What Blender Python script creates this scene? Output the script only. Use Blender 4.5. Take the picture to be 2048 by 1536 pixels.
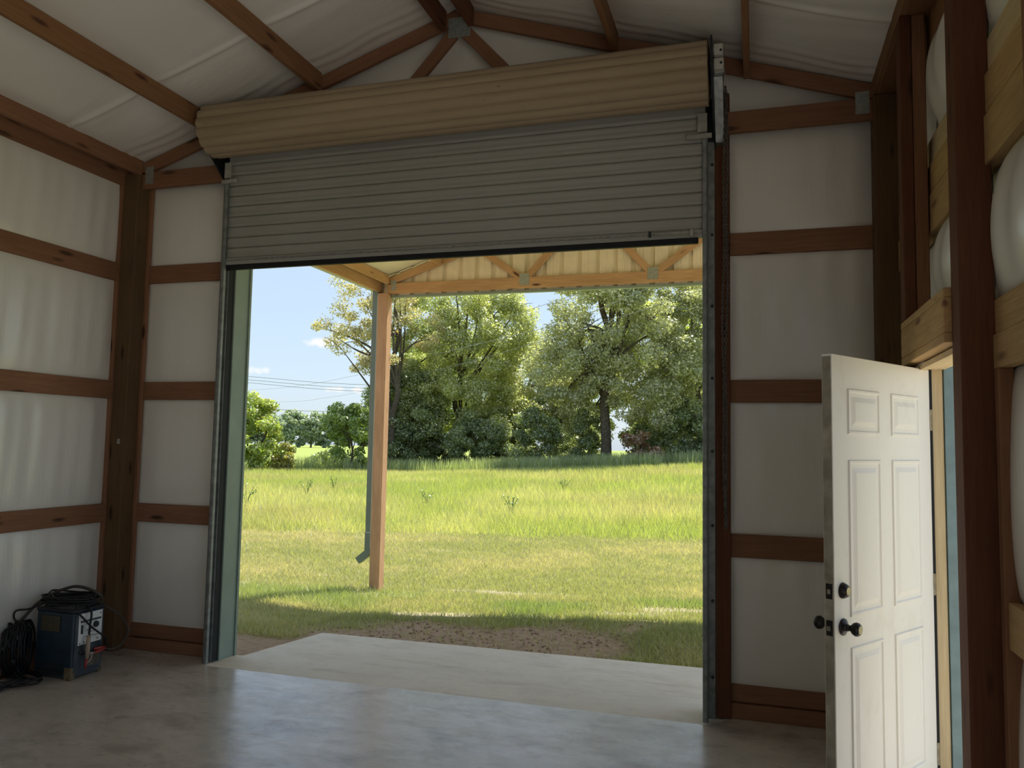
import bpy, bmesh, math, random
import numpy as np
from mathutils import Vector, Matrix

for o in list(bpy.data.objects):
    bpy.data.objects.remove(o, do_unlink=True)
scene = bpy.context.scene
COL = scene.collection
random.seed(7)
RNG = np.random.default_rng(11)

# ------------------------------------------------------------------ camera
YAW, PITCH, ROLL, FPX, CAM_H = 0.301085, 0.076496, 0.017931, 1580.69, 1.65
def make_camera():
    cy, sy, cp, sp = math.cos(YAW), math.sin(YAW), math.cos(PITCH), math.sin(PITCH)
    fw = Vector((-sy*cp, cy*cp, sp)); rt = Vector((cy, sy, 0)); up = rt.cross(fw)
    r2 = rt*math.cos(ROLL) + up*math.sin(ROLL); u2 = up*math.cos(ROLL) - rt*math.sin(ROLL)
    cd = bpy.data.cameras.new('camera'); cam = bpy.data.objects.new('camera', cd); COL.objects.link(cam)
    cd.sensor_fit = 'HORIZONTAL'; cd.sensor_width = 36.0; cd.lens = FPX/2048*36.0
    cd.clip_start = 0.05; cd.clip_end = 2000
    m = Matrix((r2, u2, -fw)).transposed().to_4x4(); m.translation = (0, 0, CAM_H)
    cam.matrix_world = m
    scene.camera = cam
make_camera()

# ------------------------------------------------------------------ world, sun, exposure
SUN_DIR = Vector((0.20, 0.50, 1.0)).normalized()       # towards the sun
SKY_STRENGTH, SUN_STRENGTH, EXPOSURE = 0.165, 5.8, 0.65
def make_world():
    w = bpy.data.worlds.new('sky'); scene.world = w; w.use_nodes = True
    nt = w.node_tree; nt.nodes.clear(); N = nt.nodes.new; L = nt.links.new
    out = N('ShaderNodeOutputWorld'); bg = N('ShaderNodeBackground'); bg.inputs['Strength'].default_value = SKY_STRENGTH
    sky = N('ShaderNodeTexSky'); sky.sky_type = 'NISHITA'; sky.sun_disc = False
    sky.sun_elevation = math.asin(SUN_DIR.z); sky.sun_rotation = math.atan2(SUN_DIR.x, SUN_DIR.y)
    sky.air_density = 1.0; sky.dust_density = 1.2; sky.ozone_density = 1.0; sky.altitude = 100
    # sparse fair-weather cumulus: noise on a flat cloud deck, everywhere in the sky
    tc = N('ShaderNodeTexCoord')
    clouds = None
    def cloud(d, rx, rz):
        nonlocal clouds
        d = Vector(d).normalized()
        u = Vector((d.y, -d.x, 0)).normalized(); v = u.cross(d)
        n1 = N('ShaderNodeTexNoise'); n1.inputs['Scale'].default_value = 70; n1.inputs['Detail'].default_value = 5
        L(tc.outputs['Generated'], n1.inputs['Vector'])
        du = N('ShaderNodeVectorMath'); du.operation = 'DOT_PRODUCT'; du.inputs[1].default_value = u/rx
        dv = N('ShaderNodeVectorMath'); dv.operation = 'DOT_PRODUCT'; dv.inputs[1].default_value = v/rz
        dd = N('ShaderNodeVectorMath'); dd.operation = 'DOT_PRODUCT'; dd.inputs[1].default_value = d
        for q in (du, dv, dd): L(tc.outputs['Generated'], q.inputs[0])
        off = N('ShaderNodeMath'); off.operation = 'SUBTRACT'; L(dv.outputs['Value'], off.inputs[0]); off.inputs[1].default_value = v.dot(d)/rz
        a = N('ShaderNodeMath'); a.operation = 'MULTIPLY'; L(du.outputs['Value'], a.inputs[0]); L(du.outputs['Value'], a.inputs[1])
        b = N('ShaderNodeMath'); b.operation = 'MULTIPLY_ADD'; L(off.outputs[0], b.inputs[0]); L(off.outputs[0], b.inputs[1]); L(a.outputs[0], b.inputs[2])
        nz = N('ShaderNodeMath'); nz.operation = 'MULTIPLY_ADD'; L(n1.outputs['Fac'], nz.inputs[0]); nz.inputs[1].default_value = 3.2; nz.inputs[2].default_value = -.85
        s = N('ShaderNodeMath'); s.operation = 'SUBTRACT'; L(nz.outputs[0], s.inputs[0]); L(b.outputs[0], s.inputs[1])
        r = N('ShaderNodeMapRange'); r.inputs['From Min'].default_value = 0.0; r.inputs['From Max'].default_value = 0.9; L(s.outputs[0], r.inputs['Value'])
        g = N('ShaderNodeMath'); g.operation = 'GREATER_THAN'; L(dd.outputs['Value'], g.inputs[0]); g.inputs[1].default_value = 0.5
        m = N('ShaderNodeMath'); m.operation = 'MULTIPLY'; L(r.outputs['Result'], m.inputs[0]); L(g.outputs[0], m.inputs[1])
        if clouds is None: clouds = m
        else:
            x = N('ShaderNodeMath'); x.operation = 'MAXIMUM'; L(clouds.outputs[0], x.inputs[0]); L(m.outputs[0], x.inputs[1]); clouds = x
    for d, rx, rz in [((-.509, .852, .121), .030, .0075), ((-.578, .812, .084), .022, .006), ((-.500, .864, .064), .018, .005),
                      ((-.474, .877, .064), .010, .0045), ((.55, .80, .16), .05, .012), ((-.9, .2, .14), .06, .012),
                      ((.95, -.1, .18), .07, .015), ((.2, -.95, .15), .06, .014), ((-.6, -.75, .2), .07, .016), ((-.2, .9, .35), .08, .02)]:
        cloud(d, rx, rz)
    # humid haze: the low summer sky is paler than clean air
    hz = N('ShaderNodeMixRGB'); hz.blend_type = 'MIX'; hz.inputs['Fac'].default_value = 0.78
    hz.inputs['Color2'].default_value = (2.15, 2.66, 3.28, 1); L(sky.outputs['Color'], hz.inputs['Color1'])
    mx = N('ShaderNodeMixRGB'); L(clouds.outputs[0], mx.inputs['Fac']); L(hz.outputs['Color'], mx.inputs['Color1'])
    mx.inputs['Color2'].default_value = (4.0, 4.0, 4.0, 1)
    L(mx.outputs['Color'], bg.inputs['Color']); L(bg.outputs[0], out.inputs['Surface'])
    sl = bpy.data.lights.new('sun', 'SUN'); sl.energy = SUN_STRENGTH; sl.angle = math.radians(0.6); sl.color = (1.0, .95, .86)
    so = bpy.data.objects.new('sun', sl); COL.objects.link(so)
    so.rotation_euler = (-SUN_DIR).to_track_quat('-Z', 'Y').to_euler(); so.location = (5, 14, 40)
make_world()
vs = scene.view_settings
vs.view_transform = 'Standard'; vs.look = 'None'; vs.exposure = EXPOSURE; vs.gamma = 1.0; vs.use_curve_mapping = False

# ------------------------------------------------------------------ helpers
def tag(o, label=None, cat=None, group=None, kind=None):
    if label: o['label'] = label
    if cat: o['category'] = cat
    if group: o['group'] = group
    if kind: o['kind'] = kind
    return o
def link(o, parent=None):
    COL.objects.link(o)
    if parent is not None:
        o.parent = parent
        o.matrix_parent_inverse = Matrix.Translation(-parent.location) if parent.rotation_euler.z == 0 else parent.matrix_basis.inverted()
    return o
def root(name, loc, label, cat, group=None, kind=None, rotz=0.0):
    o = bpy.data.objects.new(name, None); o.empty_display_size = .1; COL.objects.link(o)
    o.location = loc; o.rotation_euler = (0, 0, rotz)
    return tag(o, label, cat, group, kind)
def obj(name, mesh, mat=None, parent=None, smooth=False):
    if mat is not None:
        mesh.materials.clear(); mesh.materials.append(mat)
    if smooth:
        mesh.polygons.foreach_set('use_smooth', [True]*len(mesh.polygons))
    return link(bpy.data.objects.new(name, mesh), parent)
def bm_mesh(name, bm):
    me = bpy.data.meshes.new(name); bm.normal_update(); bm.to_mesh(me); bm.free(); return me
def np_mesh(name, V, F, colors=None):
    V = np.asarray(V, np.float32); F = np.asarray(F, np.int32); k = F.shape[1]
    me = bpy.data.meshes.new(name)
    me.vertices.add(len(V)); me.vertices.foreach_set('co', V.ravel())
    me.loops.add(F.size); me.loops.foreach_set('vertex_index', F.ravel())
    me.polygons.add(len(F)); me.polygons.foreach_set('loop_start', np.arange(0, F.size, k, dtype=np.int32))
    me.polygons.foreach_set('loop_total', np.full(len(F), k, np.int32))
    me.update(calc_edges=True)
    if colors is not None:
        a = me.color_attributes.new('Col', 'FLOAT_COLOR', 'POINT')
        c = np.ones((len(V), 4), np.float32); c[:, :3] = colors; a.data.foreach_set('color', c.ravel())
    return me
def bm_box(bm, lo, hi):
    xs, ys, zs = zip(lo, hi)
    v = [bm.verts.new((x, y, z)) for x in xs for y in ys for z in zs]
    for f in ((0,1,3,2), (4,6,7,5), (0,4,5,1), (2,3,7,6), (0,2,6,4), (1,5,7,3)):
        bm.faces.new([v[i] for i in f])
    return v
def box(name, lo, hi, mat, parent=None, bevel=0.0):
    """box in world coordinates; object origin at its centre"""
    c = Vector([(a+b)/2 for a, b in zip(lo, hi)]); h = [abs(b-a)/2 for a, b in zip(lo, hi)]
    bm = bmesh.new(); bm_box(bm, [-q for q in h], h)
    if bevel: bmesh.ops.bevel(bm, geom=bm.edges[:], offset=bevel, segments=1, affect='EDGES')
    bmesh.ops.recalc_face_normals(bm, faces=bm.faces[:])
    o = bpy.data.objects.new(name, bm_mesh(name, bm)); o.data.materials.append(mat); o.location = c
    return link(o, parent)
def board(name, p0, p1, w, t, mat, parent=None, up=(0, 0, 1), bevel=.003, taper=None):
    """timber from p0 to p1; w is its size along 'up', t across; long axis is local X so the grain follows it"""
    p0, p1 = Vector(p0), Vector(p1); d = p1-p0; L = d.length; x = d.normalized()
    u = Vector(up); u = (u - x*u.dot(x)).normalized(); y = u.cross(x)
    bm = bmesh.new(); bm_box(bm, (-L/2, -t/2, -w/2), (L/2, t/2, w/2))
    if taper:   # plumb / sloped cut of the ends: shift of the upper edge along the board
        for v in bm.verts:
            v.co.x += (taper[0] if v.co.x < 0 else taper[1]) * (v.co.z/w)
    if bevel: bmesh.ops.bevel(bm, geom=bm.edges[:], offset=bevel, segments=1, affect='EDGES')
    bmesh.ops.recalc_face_normals(bm, faces=bm.faces[:])
    o = bpy.data.objects.new(name, bm_mesh(name, bm)); o.data.materials.append(mat)
    m = Matrix((x, y, u)).transposed().to_4x4(); m.translation = (p0+p1)/2
    link(o, parent)
    if parent is not None: o.matrix_basis = m
    else: o.matrix_world = m
    return o
def smooth_path(pts, n=8, closed=False):
    P = [Vector(p) for p in pts]; out = []; m = len(P)
    for i in range(m if closed else m-1):
        a, b, c, d = (P[(i-1) % m] if closed or i > 0 else P[0]), P[i], P[(i+1) % m], (P[(i+2) % m] if closed or i+2 < m else P[-1])
        for k in range(n):
            t = k/n
            out.append(.5*((2*b) + (c-a)*t + (2*a-5*b+4*c-d)*t*t + (3*b-a-3*c+d)*t**3))
    if not closed: out.append(P[-1])
    return out
def tube_np(path, rad, sides=6, closed=False):
    P = np.array([tuple(p) for p in path], float); n = len(P)
    R = np.full(n, rad) if np.isscalar(rad) else np.asarray(rad, float)
    if closed: T = np.roll(P, -1, 0)-np.roll(P, 1, 0)
    else: T = np.gradient(P, axis=0)
    T /= np.linalg.norm(T, axis=1)[:, None]+1e-9
    ref = np.array([0, 0, 1.0]) if abs(T[0, 2]) < .9 else np.array([1.0, 0, 0])
    Nn = np.zeros_like(P); nv = ref-T[0]*(ref@T[0]); nv /= np.linalg.norm(nv); Nn[0] = nv
    for i in range(1, n):
        nv = Nn[i-1]-T[i]*(Nn[i-1]@T[i]); Nn[i] = nv/(np.linalg.norm(nv)+1e-9)
    B = np.cross(T, Nn); a = np.arange(sides)*2*math.pi/sides
    V = P[:, None]+R[:, None, None]*(np.cos(a)[None, :, None]*Nn[:, None]+np.sin(a)[None, :, None]*B[:, None])
    F = []
    for i in range(n if closed else n-1):
        j = (i+1) % n
        for k in range(sides):
            F.append((i*sides+k, i*sides+(k+1) % sides, j*sides+(k+1) % sides, j*sides+k))
    V = V.reshape(-1, 3)
    if not closed:   # close the ends with a centre vertex (quads kept by doubling)
        V = np.vstack([V, P[:1], P[-1:]]); c0, c1 = len(V)-2, len(V)-1
        for k in range(0, sides, 2):
            F.append((c0, (k+2) % sides, k+1, k)); F.append((c1, (n-1)*sides+k, (n-1)*sides+k+1, (n-1)*sides+(k+2) % sides))
    return V, np.array(F)
def tubes(name, paths, mat, parent=None, sides=6):
    Vs, Fs, o = [], [], 0
    for p, r, c in paths:
        V, F = tube_np(p, r, sides, c); Vs.append(V); Fs.append(F+o); o += len(V)
    return obj(name, np_mesh(name, np.vstack(Vs), np.vstack(Fs)), mat, parent, smooth=True)
def lathe(name, prof, origin, axis, mat, parent=None, seg=20):
    """prof: list of (distance along axis, radius)"""
    a = Vector(axis).normalized(); u = a.orthogonal().normalized(); v = a.cross(u); o = Vector(origin)
    bm = bmesh.new(); rings = []
    for h, r in prof:
        rings.append([bm.verts.new(o+a*h+(u*math.cos(t)+v*math.sin(t))*max(r, 1e-4)) for t in [2*math.pi*k/seg for k in range(seg)]])
    for A, B in zip(rings, rings[1:]):
        for k in range(seg): bm.faces.new((A[k], A[(k+1) % seg], B[(k+1) % seg], B[k]))
    bm.faces.new(rings[0][::-1]); bm.faces.new(rings[-1])
    me = bm_mesh(name, bm)
    ob = obj(name, me, mat, parent)
    for p in me.polygons: p.use_smooth = len(p.vertices) == 4
    return ob

# ------------------------------------------------------------------ materials
class NT:
    def __init__(s, name):
        s.m = bpy.data.materials.new(name); s.m.use_nodes = True; s.t = s.m.node_tree; s.t.nodes.clear()
        s.out = s.n('ShaderNodeOutputMaterial'); s.b = s.n('ShaderNodeBsdfPrincipled'); s.l(s.b.outputs[0], s.out.inputs['Surface'])
    def n(s, k, **kw):
        q = s.t.nodes.new(k)
        for a, v in kw.items(): setattr(q, a, v)
        return q
    def l(s, a, b): s.t.links.new(a, b)
    def coord(s, which='Object', scale=(1, 1, 1), rand=False):
        tc = s.n('ShaderNodeTexCoord'); mp = s.n('ShaderNodeMapping'); mp.inputs['Scale'].default_value = scale
        s.l(tc.outputs[which], mp.inputs['Vector'])
        if rand:
            oi = s.n('ShaderNodeObjectInfo'); mu = s.n('ShaderNodeMath', operation='MULTIPLY'); mu.inputs[1].default_value = 40
            s.l(oi.outputs['Random'], mu.inputs[0]); cb = s.n('ShaderNodeCombineXYZ')
            for i in range(3): s.l(mu.outputs[0], cb.inputs[i])
            s.l(cb.outputs[0], mp.inputs['Location'])
        return mp.outputs[0]
    def noise(s, vec, scale, detail=4, rough=.55, dist=0):
        q = s.n('ShaderNodeTexNoise'); q.inputs['Scale'].default_value = scale; q.inputs['Detail'].default_value = detail
        q.inputs['Roughness'].default_value = rough; q.inputs['Distortion'].default_value = dist; s.l(vec, q.inputs['Vector']); return q.outputs['Fac']
    def ramp(s, fac, stops):
        q = s.n('ShaderNodeValToRGB'); e = q.color_ramp.elements
        while len(e) < len(stops): e.new(.5)
        for i, (p, c) in enumerate(stops):
            e[i].position = p; e[i].color = (*c, 1) if len(c) == 3 else c
        s.l(fac, q.inputs['Fac']); return q.outputs['Color']
    def mix(s, fac, a, b, mode='MIX'):
        q = s.n('ShaderNodeMixRGB', blend_type=mode)
        for v, i in ((fac, 'Fac'), (a, 'Color1'), (b, 'Color2')):
            if isinstance(v, (int, float)): q.inputs[i].default_value = v
            elif isinstance(v, tuple): q.inputs[i].default_value = (*v, 1)
            else: s.l(v, q.inputs[i])
        return q.outputs['Color']
    def rng(s, fac, a, b, lo=0.0, hi=1.0):
        q = s.n('ShaderNodeMapRange'); q.inputs['From Min'].default_value = lo; q.inputs['From Max'].default_value = hi
        q.inputs['To Min'].default_value = a; q.inputs['To Max'].default_value = b; s.l(fac, q.inputs['Value']); return q.outputs['Result']
    def bump(s, h, strength=.3, dist=.01):
        q = s.n('ShaderNodeBump'); q.inputs['Strength'].default_value = strength; q.inputs['Distance'].default_value = dist
        s.l(h, q.inputs['Height']); s.l(q.outputs[0], s.b.inputs['Normal'])
    def set(s, **kw):
        for k, v in kw.items():
            i = s.b.inputs[k.replace('_', ' ')]
            if isinstance(v, tuple): i.default_value = (*v, 1)
            elif isinstance(v, (int, float)): i.default_value = v
            else: s.l(v, i)
        return s
def wood(name, c0, c1, knot, rough=.75, knots=True, tint=.35):
    n = NT(name); v = n.coord('Object', (1, 1, 1), rand=True)
    g = n.noise(n.coord('Object', (1.2, 22, 22), rand=True), 3.0, 6, .6, .6)
    big = n.noise(n.coord('Object', (.8, 3, 3), rand=True), 2.0, 2)
    col = n.ramp(g, [(.3, c0), (.72, c1)])
    col = n.mix(n.rng(big, 0, .45, .35, .75), col, tuple(x*.72 for x in c0))
    fine = n.noise(n.coord('Object', (3, 110, 110), rand=True), 2.0, 2)
    col = n.mix(n.rng(fine, 0, .35, .45, .8), col, tuple(x*.6 for x in c0))
    if knots:
        vo = n.n('ShaderNodeTexVoronoi'); vo.inputs['Scale'].default_value = 1.0
        n.l(n.coord('Object', (2.3, 9, 9), rand=True), vo.inputs['Vector'])
        col = n.mix(n.rng(vo.outputs['Distance'], 1, 0, .09, .19), col, knot)
    oi = n.n('ShaderNodeObjectInfo'); col = n.mix(n.rng(oi.outputs['Random'], 0, tint), col, tuple(x*.6 for x in c0))
    n.set(Base_Color=col, Roughness=rough, Specular_IOR_Level=.25); n.bump(g, .15, .004); return n.m
def plain(name, col, rough=.5, metal=0.0, spec=.5, var=.12, scale=12, bump=0.0):
    n = NT(name); f = n.noise(n.coord(), scale, 5)
    c = n.mix(n.rng(f, 0, 1, .35, .7), tuple(x*(1-var) for x in col), tuple(min(1, x*(1+var)) for x in col))
    n.set(Base_Color=c, Roughness=rough, Metallic=metal, Specular_IOR_Level=spec)
    if bump: n.bump(f, bump, .005)
    return n.m
def insulation(name, streak=(9, 9, .8), tint=(.85, .825, .78), rough=.36):
    n = NT(name); s = n.noise(n.coord('Object', streak), 2.2, 5, .6, .4)
    big = n.noise(n.coord(), .9, 3)
    c = n.mix(n.rng(big, 0, .5, .4, .75), tint, tuple(x*.9 for x in tint))
    dirt = n.noise(n.coord(), 14, 5, .7)
    c = n.mix(n.rng(dirt, 0, .5, .70, .80), c, (.42, .38, .32))
    n.set(Base_Color=c, Roughness=rough, Specular_IOR_Level=.95)
    n.set(Coat_Weight=.6, Coat_Roughness=.2)
    m = n.rng(n.noise(n.coord('Object', (1, 1, .7)), 1.7, 2), 0, 1, .42, .70)
    h = n.n('ShaderNodeMath', operation='MULTIPLY'); n.l(s, h.inputs[0]); n.l(m, h.inputs[1])
    n.bump(h.outputs[0], .45, .014); return n.m
def leafmat(name, trans=.56, rough=.6):
    n = NT(name); a = n.n('ShaderNodeAttribute'); a.attribute_name = 'Col'
    d = n.n('ShaderNodeBsdfDiffuse'); t = n.n('ShaderNodeBsdfTranslucent'); g = n.n('ShaderNodeBsdfGlossy')
    g.inputs['Roughness'].default_value = .38; g.inputs['Color'].default_value = (1, 1, 1, 1)
    tc = n.mix(1.0, a.outputs['Color'], (1.15, 1.2, .55), 'MULTIPLY')
    n.l(a.outputs['Color'], d.inputs['Color']); n.l(tc, t.inputs['Color'])
    m = n.n('ShaderNodeMixShader'); m.inputs[0].default_value = trans; n.l(d.outputs[0], m.inputs[1]); n.l(t.outputs[0], m.inputs[2])
    m2 = n.n('ShaderNodeMixShader'); m2.inputs[0].default_value = .09; n.l(m.outputs[0], m2.inputs[1]); n.l(g.outputs[0], m2.inputs[2])
    n.l(m2.outputs[0], n.out.inputs['Surface']); return n.m
M = {}
M['girt'] = wood('rough pine girt', (.265, .125, .070), (.37, .19, .108), (.055, .027, .017))
M['post'] = wood('treated post', (.13, .075, .036), (.19, .115, .055), (.04, .02, .012), tint=.2)
M['redwood'] = wood('dark red pine stud', (.125, .048, .026), (.185, .076, .040), (.05, .02, .012), tint=.15)
M['purlin'] = wood('orange pine purlin', (.255, .125, .058), (.35, .185, .085), (.08, .03, .02))
M['pale'] = wood('pale new pine', (.46, .29, .13), (.62, .42, .21), (.20, .10, .05), tint=.2)
M['porchwood'] = wood('yellow pine', (.52, .30, .15), (.68, .44, .24), (.10, .05, .03), tint=.15)
M['porchpost'] = wood('weathered pine post', (.50, .285, .16), (.68, .43, .265), (.05, .025, .015), tint=.1)
M['jamb'] = wood('cream jamb wood', (.62, .47, .27), (.74, .60, .38), (.40, .26, .13), tint=.05, knots=False)
M['ins_wall'] = insulation('white insulation facing')
M['ins_roof'] = insulation('white roof insulation facing', (1.0, 10, 10), (.83, .80, .755), .36)
M['steel_out'] = plain('painted steel siding', (.55, .50, .38), .5, 0, .4)
M['porch_siding'] = plain('cream steel siding back', (.86, .76, .56), .5, 0, .4, .08, 5)
M['porch_roof'] = plain('cream roof underside', (.88, .83, .70), .6, 0, .3, .05, 4)
M['roof_out'] = plain('roof steel', (.35, .40, .36), .4, .3)
M['green'] = plain('sage green steel', (.25, .32, .27), .45, 0, .5, .08, 4)
M['green_trim'] = plain('pale green trim', (.40, .46, .38), .5, 0, .4, .06, 4)
M['galv'] = plain('galvanised steel', (.33, .345, .34), .42, .75, .5, .25, 25)
M['galv_dark'] = plain('dull galvanised track', (.24, .255, .25), .5, .5, .5, .25, 18)
M['plate'] = plain('galvanised nail plate', (.42, .45, .43), .45, .6, .5, .2, 40)
M['black'] = plain('black rubber and gap shade', (.012, .013, .016), .6, 0, .3)
M['blacksteel'] = plain('black steel', (.02, .024, .03), .45, .3, .5)
M['whitebox'] = plain('white painted cover', (.62, .61, .56), .5, 0, .4, .15, 8)
M['dull'] = plain('dull painted latch', (.36, .355, .32), .6, 0, .3, .2, 14)
M['bronze'] = plain('oil rubbed bronze', (.025, .022, .02), .35, .6, .5, .3, 30)
M['brass'] = plain('worn brass', (.40, .36, .28), .35, .8, .5, .2, 30)
M['welder_blue'] = plain('dark blue enamel', (.013, .032, .055), .45, 0, .5, .25, 9)
M['welder_grey'] = plain('blue grey panel', (.045, .058, .075), .5, 0, .4, .3, 14)
M['welder_face'] = plain('white face plate', (.70, .71, .72), .5, 0, .4, .06, 6)
M['vent'] = plain('dark vent metal', (.030, .032, .028), .6, .2)
M['rust'] = plain('rusty foot', (.16, .125, .075), .8, 0, .2, .4, 20)
M['red'] = plain('red grip', (.32, .035, .03), .5)
M['tan'] = plain('tan handle', (.38, .29, .21), .6)
M['cable'] = plain('black cable', (.012, .012, .013), .5, 0, .35)
M['cable_grey'] = plain('dusty grey cable', (.06, .052, .045), .6, 0, .3)
M['wire'] = plain('power line', (.20, .22, .24), .6)
M['leaf'] = leafmat('leaves'); M['grass'] = leafmat('grass blades', .5)
M['bark'] = plain('bark', (.115, .095, .075), .9, 0, .1, .4, 8, .6)
M['clod'] = plain('dry soil', (.42, .305, .215), .95, 0, .1, .35, 20, .4)
def mat_door():
    n = NT('white door paint'); v = n.coord()
    smudge = n.noise(n.coord('Object', (1, 1, .6)), 5, 5, .7); edge = n.noise(v, 30, 4, .7)
    c = n.mix(n.rng(smudge, 0, .55, .55, .85), (.80, .77, .70), (.55, .48, .36))
    c = n.mix(n.rng(edge, 0, .6, .70, .80), c, (.40, .35, .27))
    n.set(Base_Color=c, Roughness=.45, Specular_IOR_Level=.4); return n.m
M['door'] = mat_door()
def mat_coil(name, a, b, spots):
    n = NT(name); v = n.coord('Object', (.25, 3, 3)); f = n.noise(v, 4, 5)
    c = n.mix(n.rng(f, 0, 1, .3, .75), a, b)
    s = n.noise(n.coord('Object', (1, 2, 2)), 26, 3, .6)
    c = n.mix(n.rng(s, 0, 1, .70 if spots else .8, .75 if spots else .84), c, (.10, .07, .045))
    n.set(Base_Color=c, Roughness=.5, Specular_IOR_Level=.35); return n.m
M['coil'] = mat_coil('beige door coil', (.40, .315, .205), (.32, .24, .15), True)
M['curtain'] = mat_coil('grey door curtain', (.38, .38, .355), (.33, .32, .29), False)
def mat_concrete(name, a, b, stain, r0, r1, spec, coat=0.0):
    n = NT(name); v = n.coord(); f = n.noise(v, 1.1, 6, .65, .8); f2 = n.noise(n.coord('Object', (1, 2.2, 1)), 5.5, 6, .7, .5)
    c = n.mix(n.rng(f, 0, 1, .3, .7), a, b); c = n.mix(n.rng(f2, 0, .55, .5, .8), c, stain)
    c = n.mix(n.rng(n.noise(n.coord('Object', (1, 1.5, 1)), 2.1, 9, .74, .4), 0, .62 if coat else .25, .50, .66), c, tuple(x*.72 for x in stain))
    dots = n.noise(v, 24, 3, .6); c = n.mix(n.rng(dots, 0, .8, .735, .775), c, (.05, .04, .035))
    rust = n.noise(n.coord('Object', (.45, 2.2, 1)), 1.7, 5, .65); c = n.mix(n.rng(rust, 0, .30, .56, .72), c, (.20, .11, .08))
    n.set(Base_Color=c, Roughness=n.rng(f2, r0, r1, .3, .75), Specular_IOR_Level=spec)
    if coat: n.set(Coat_Weight=n.rng(n.noise(n.coord('Object', (1, 1.6, 1)), 3.2, 7, .75, .6), coat*1.5, coat*.35, .35, .68), Coat_Roughness=n.rng(f, .16, .34, .3, .7))
    n.bump(n.noise(v, 45, 5, .7), .05, .003); return n.m
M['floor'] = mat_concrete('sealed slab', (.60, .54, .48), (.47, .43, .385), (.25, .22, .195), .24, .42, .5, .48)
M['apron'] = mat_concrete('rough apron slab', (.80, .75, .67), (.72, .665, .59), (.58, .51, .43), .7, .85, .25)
def mat_ground():
    n = NT('field soil and turf'); a = n.n('ShaderNodeAttribute'); a.attribute_name = 'Col'; v = n.coord()
    f = n.noise(v, 16, 6, .75); c = n.mix(1.0, a.outputs['Color'], n.ramp(f, [(.25, (.62, .62, .62)), (.75, (1.3, 1.3, 1.3))]), 'MULTIPLY')
    n.set(Base_Color=c, Roughness=.95, Specular_IOR_Level=.1); n.bump(n.noise(v, 28, 6, .75), .7, .03); return n.m
M['ground'] = mat_ground()

# ------------------------------------------------------------------ building dimensions (metres; x right, y out of the big door, z up)
XL, XR = -4.90, 0.823          # outer faces of the side posts = inner faces of the girts
PL, PR = -4.76, 0.683          # inner faces of the side posts
YF = 5.20                      # inner face of the front girts
YB = -7.0                      # back wall
RX, RZ, SL = -2.03, 4.80, 0.330
def roof(x): return RZ-SL*abs(x-RX)
DX0, DX1 = -3.87, -0.30        # clear opening of the big door
HY0, HY1 = 3.34, 4.21          # walk door opening
ZT = {'top': 3.05, 'mid': 2.10, 'low': 1.13}

# ---- floor and apron
def poly_slab(name, pts, zf, zb, mat, label, cat):
    bm = bmesh.new(); vt = [bm.verts.new((x, y, zf(x, y))) for x, y in pts]; vb = [bm.verts.new((x, y, zb)) for x, y in pts]
    bm.faces.new(vt); bm.faces.new(vb[::-1])
    for i in range(len(pts)): bm.faces.new((vt[i], vb[i], vb[(i+1) % len(pts)], vt[(i+1) % len(pts)]))
    bmesh.ops.recalc_face_normals(bm, faces=bm.faces[:])
    return tag(obj(name, bm_mesh(name, bm), mat), label, cat, kind='structure')
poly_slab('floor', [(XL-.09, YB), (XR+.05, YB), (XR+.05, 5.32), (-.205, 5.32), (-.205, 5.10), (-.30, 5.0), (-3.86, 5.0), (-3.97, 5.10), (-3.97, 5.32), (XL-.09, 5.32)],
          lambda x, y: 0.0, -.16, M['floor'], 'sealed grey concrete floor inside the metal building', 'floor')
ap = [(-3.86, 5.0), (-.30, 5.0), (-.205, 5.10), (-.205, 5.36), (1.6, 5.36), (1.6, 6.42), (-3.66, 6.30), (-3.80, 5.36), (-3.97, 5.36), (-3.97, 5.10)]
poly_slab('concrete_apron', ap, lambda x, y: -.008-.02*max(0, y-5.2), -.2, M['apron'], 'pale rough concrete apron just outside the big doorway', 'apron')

# ---- wall shells (outer steel) with framing and insulation as parts
def shell(name, boxes, label, cat='wall', mat=None):
    bm = bmesh.new()
    for lo, hi in boxes: bm_box(bm, lo, hi)
    bmesh.ops.recalc_face_normals(bm, faces=bm.faces[:])
    o = obj(name, bm_mesh(name, bm), mat or M['steel_out']); return tag(o, label, cat, kind='structure')
OXL, OXR, OYF = XL-.10, XR+.05, 5.33
SY0, SY1 = -2.2, 2.4            # unseen doorway added in the right wall behind the viewer to brighten the room
wl = shell('wall_left', [((OXL-.02, YB, -.2), (OXL, OYF, 3.86))], 'left wall of white insulation with brown timber girts')
wr = shell('wall_right', [((OXR, YB, -.2), (OXR+.02, SY0, 3.86)), ((OXR, SY1, -.2), (OXR+.02, HY0, 3.86)), ((OXR, SY0, 3.5), (OXR+.02, SY1, 3.86)), ((OXR, HY1, -.2), (OXR+.02, OYF, 3.86)), ((OXR, HY0, 2.08), (OXR+.02, HY1, 3.86))],
           'right wall with bulging insulation and the open walk door')
bm = bmesh.new()
def prism_xz(bm, pts, y0, y1):
    a = [bm.verts.new((x, y0, z)) for x, z in pts]; b = [bm.verts.new((x, y1, z)) for x, z in pts]
    bm.faces.new(a); bm.faces.new(b[::-1])
    for i in range(len(pts)): bm.faces.new((a[i], b[i], b[(i+1) % len(pts)], a[(i+1) % len(pts)]))
OPZ = 3.55
prism_xz(bm, [(OXL, -.2), (DX0-.005, -.2), (DX0-.005, OPZ), (OXL, OPZ)], OYF, OYF+.02)
prism_xz(bm, [(DX1+.02, -.2), (OXR, -.2), (OXR, OPZ), (DX1+.02, OPZ)], OYF, OYF+.02)
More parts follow.
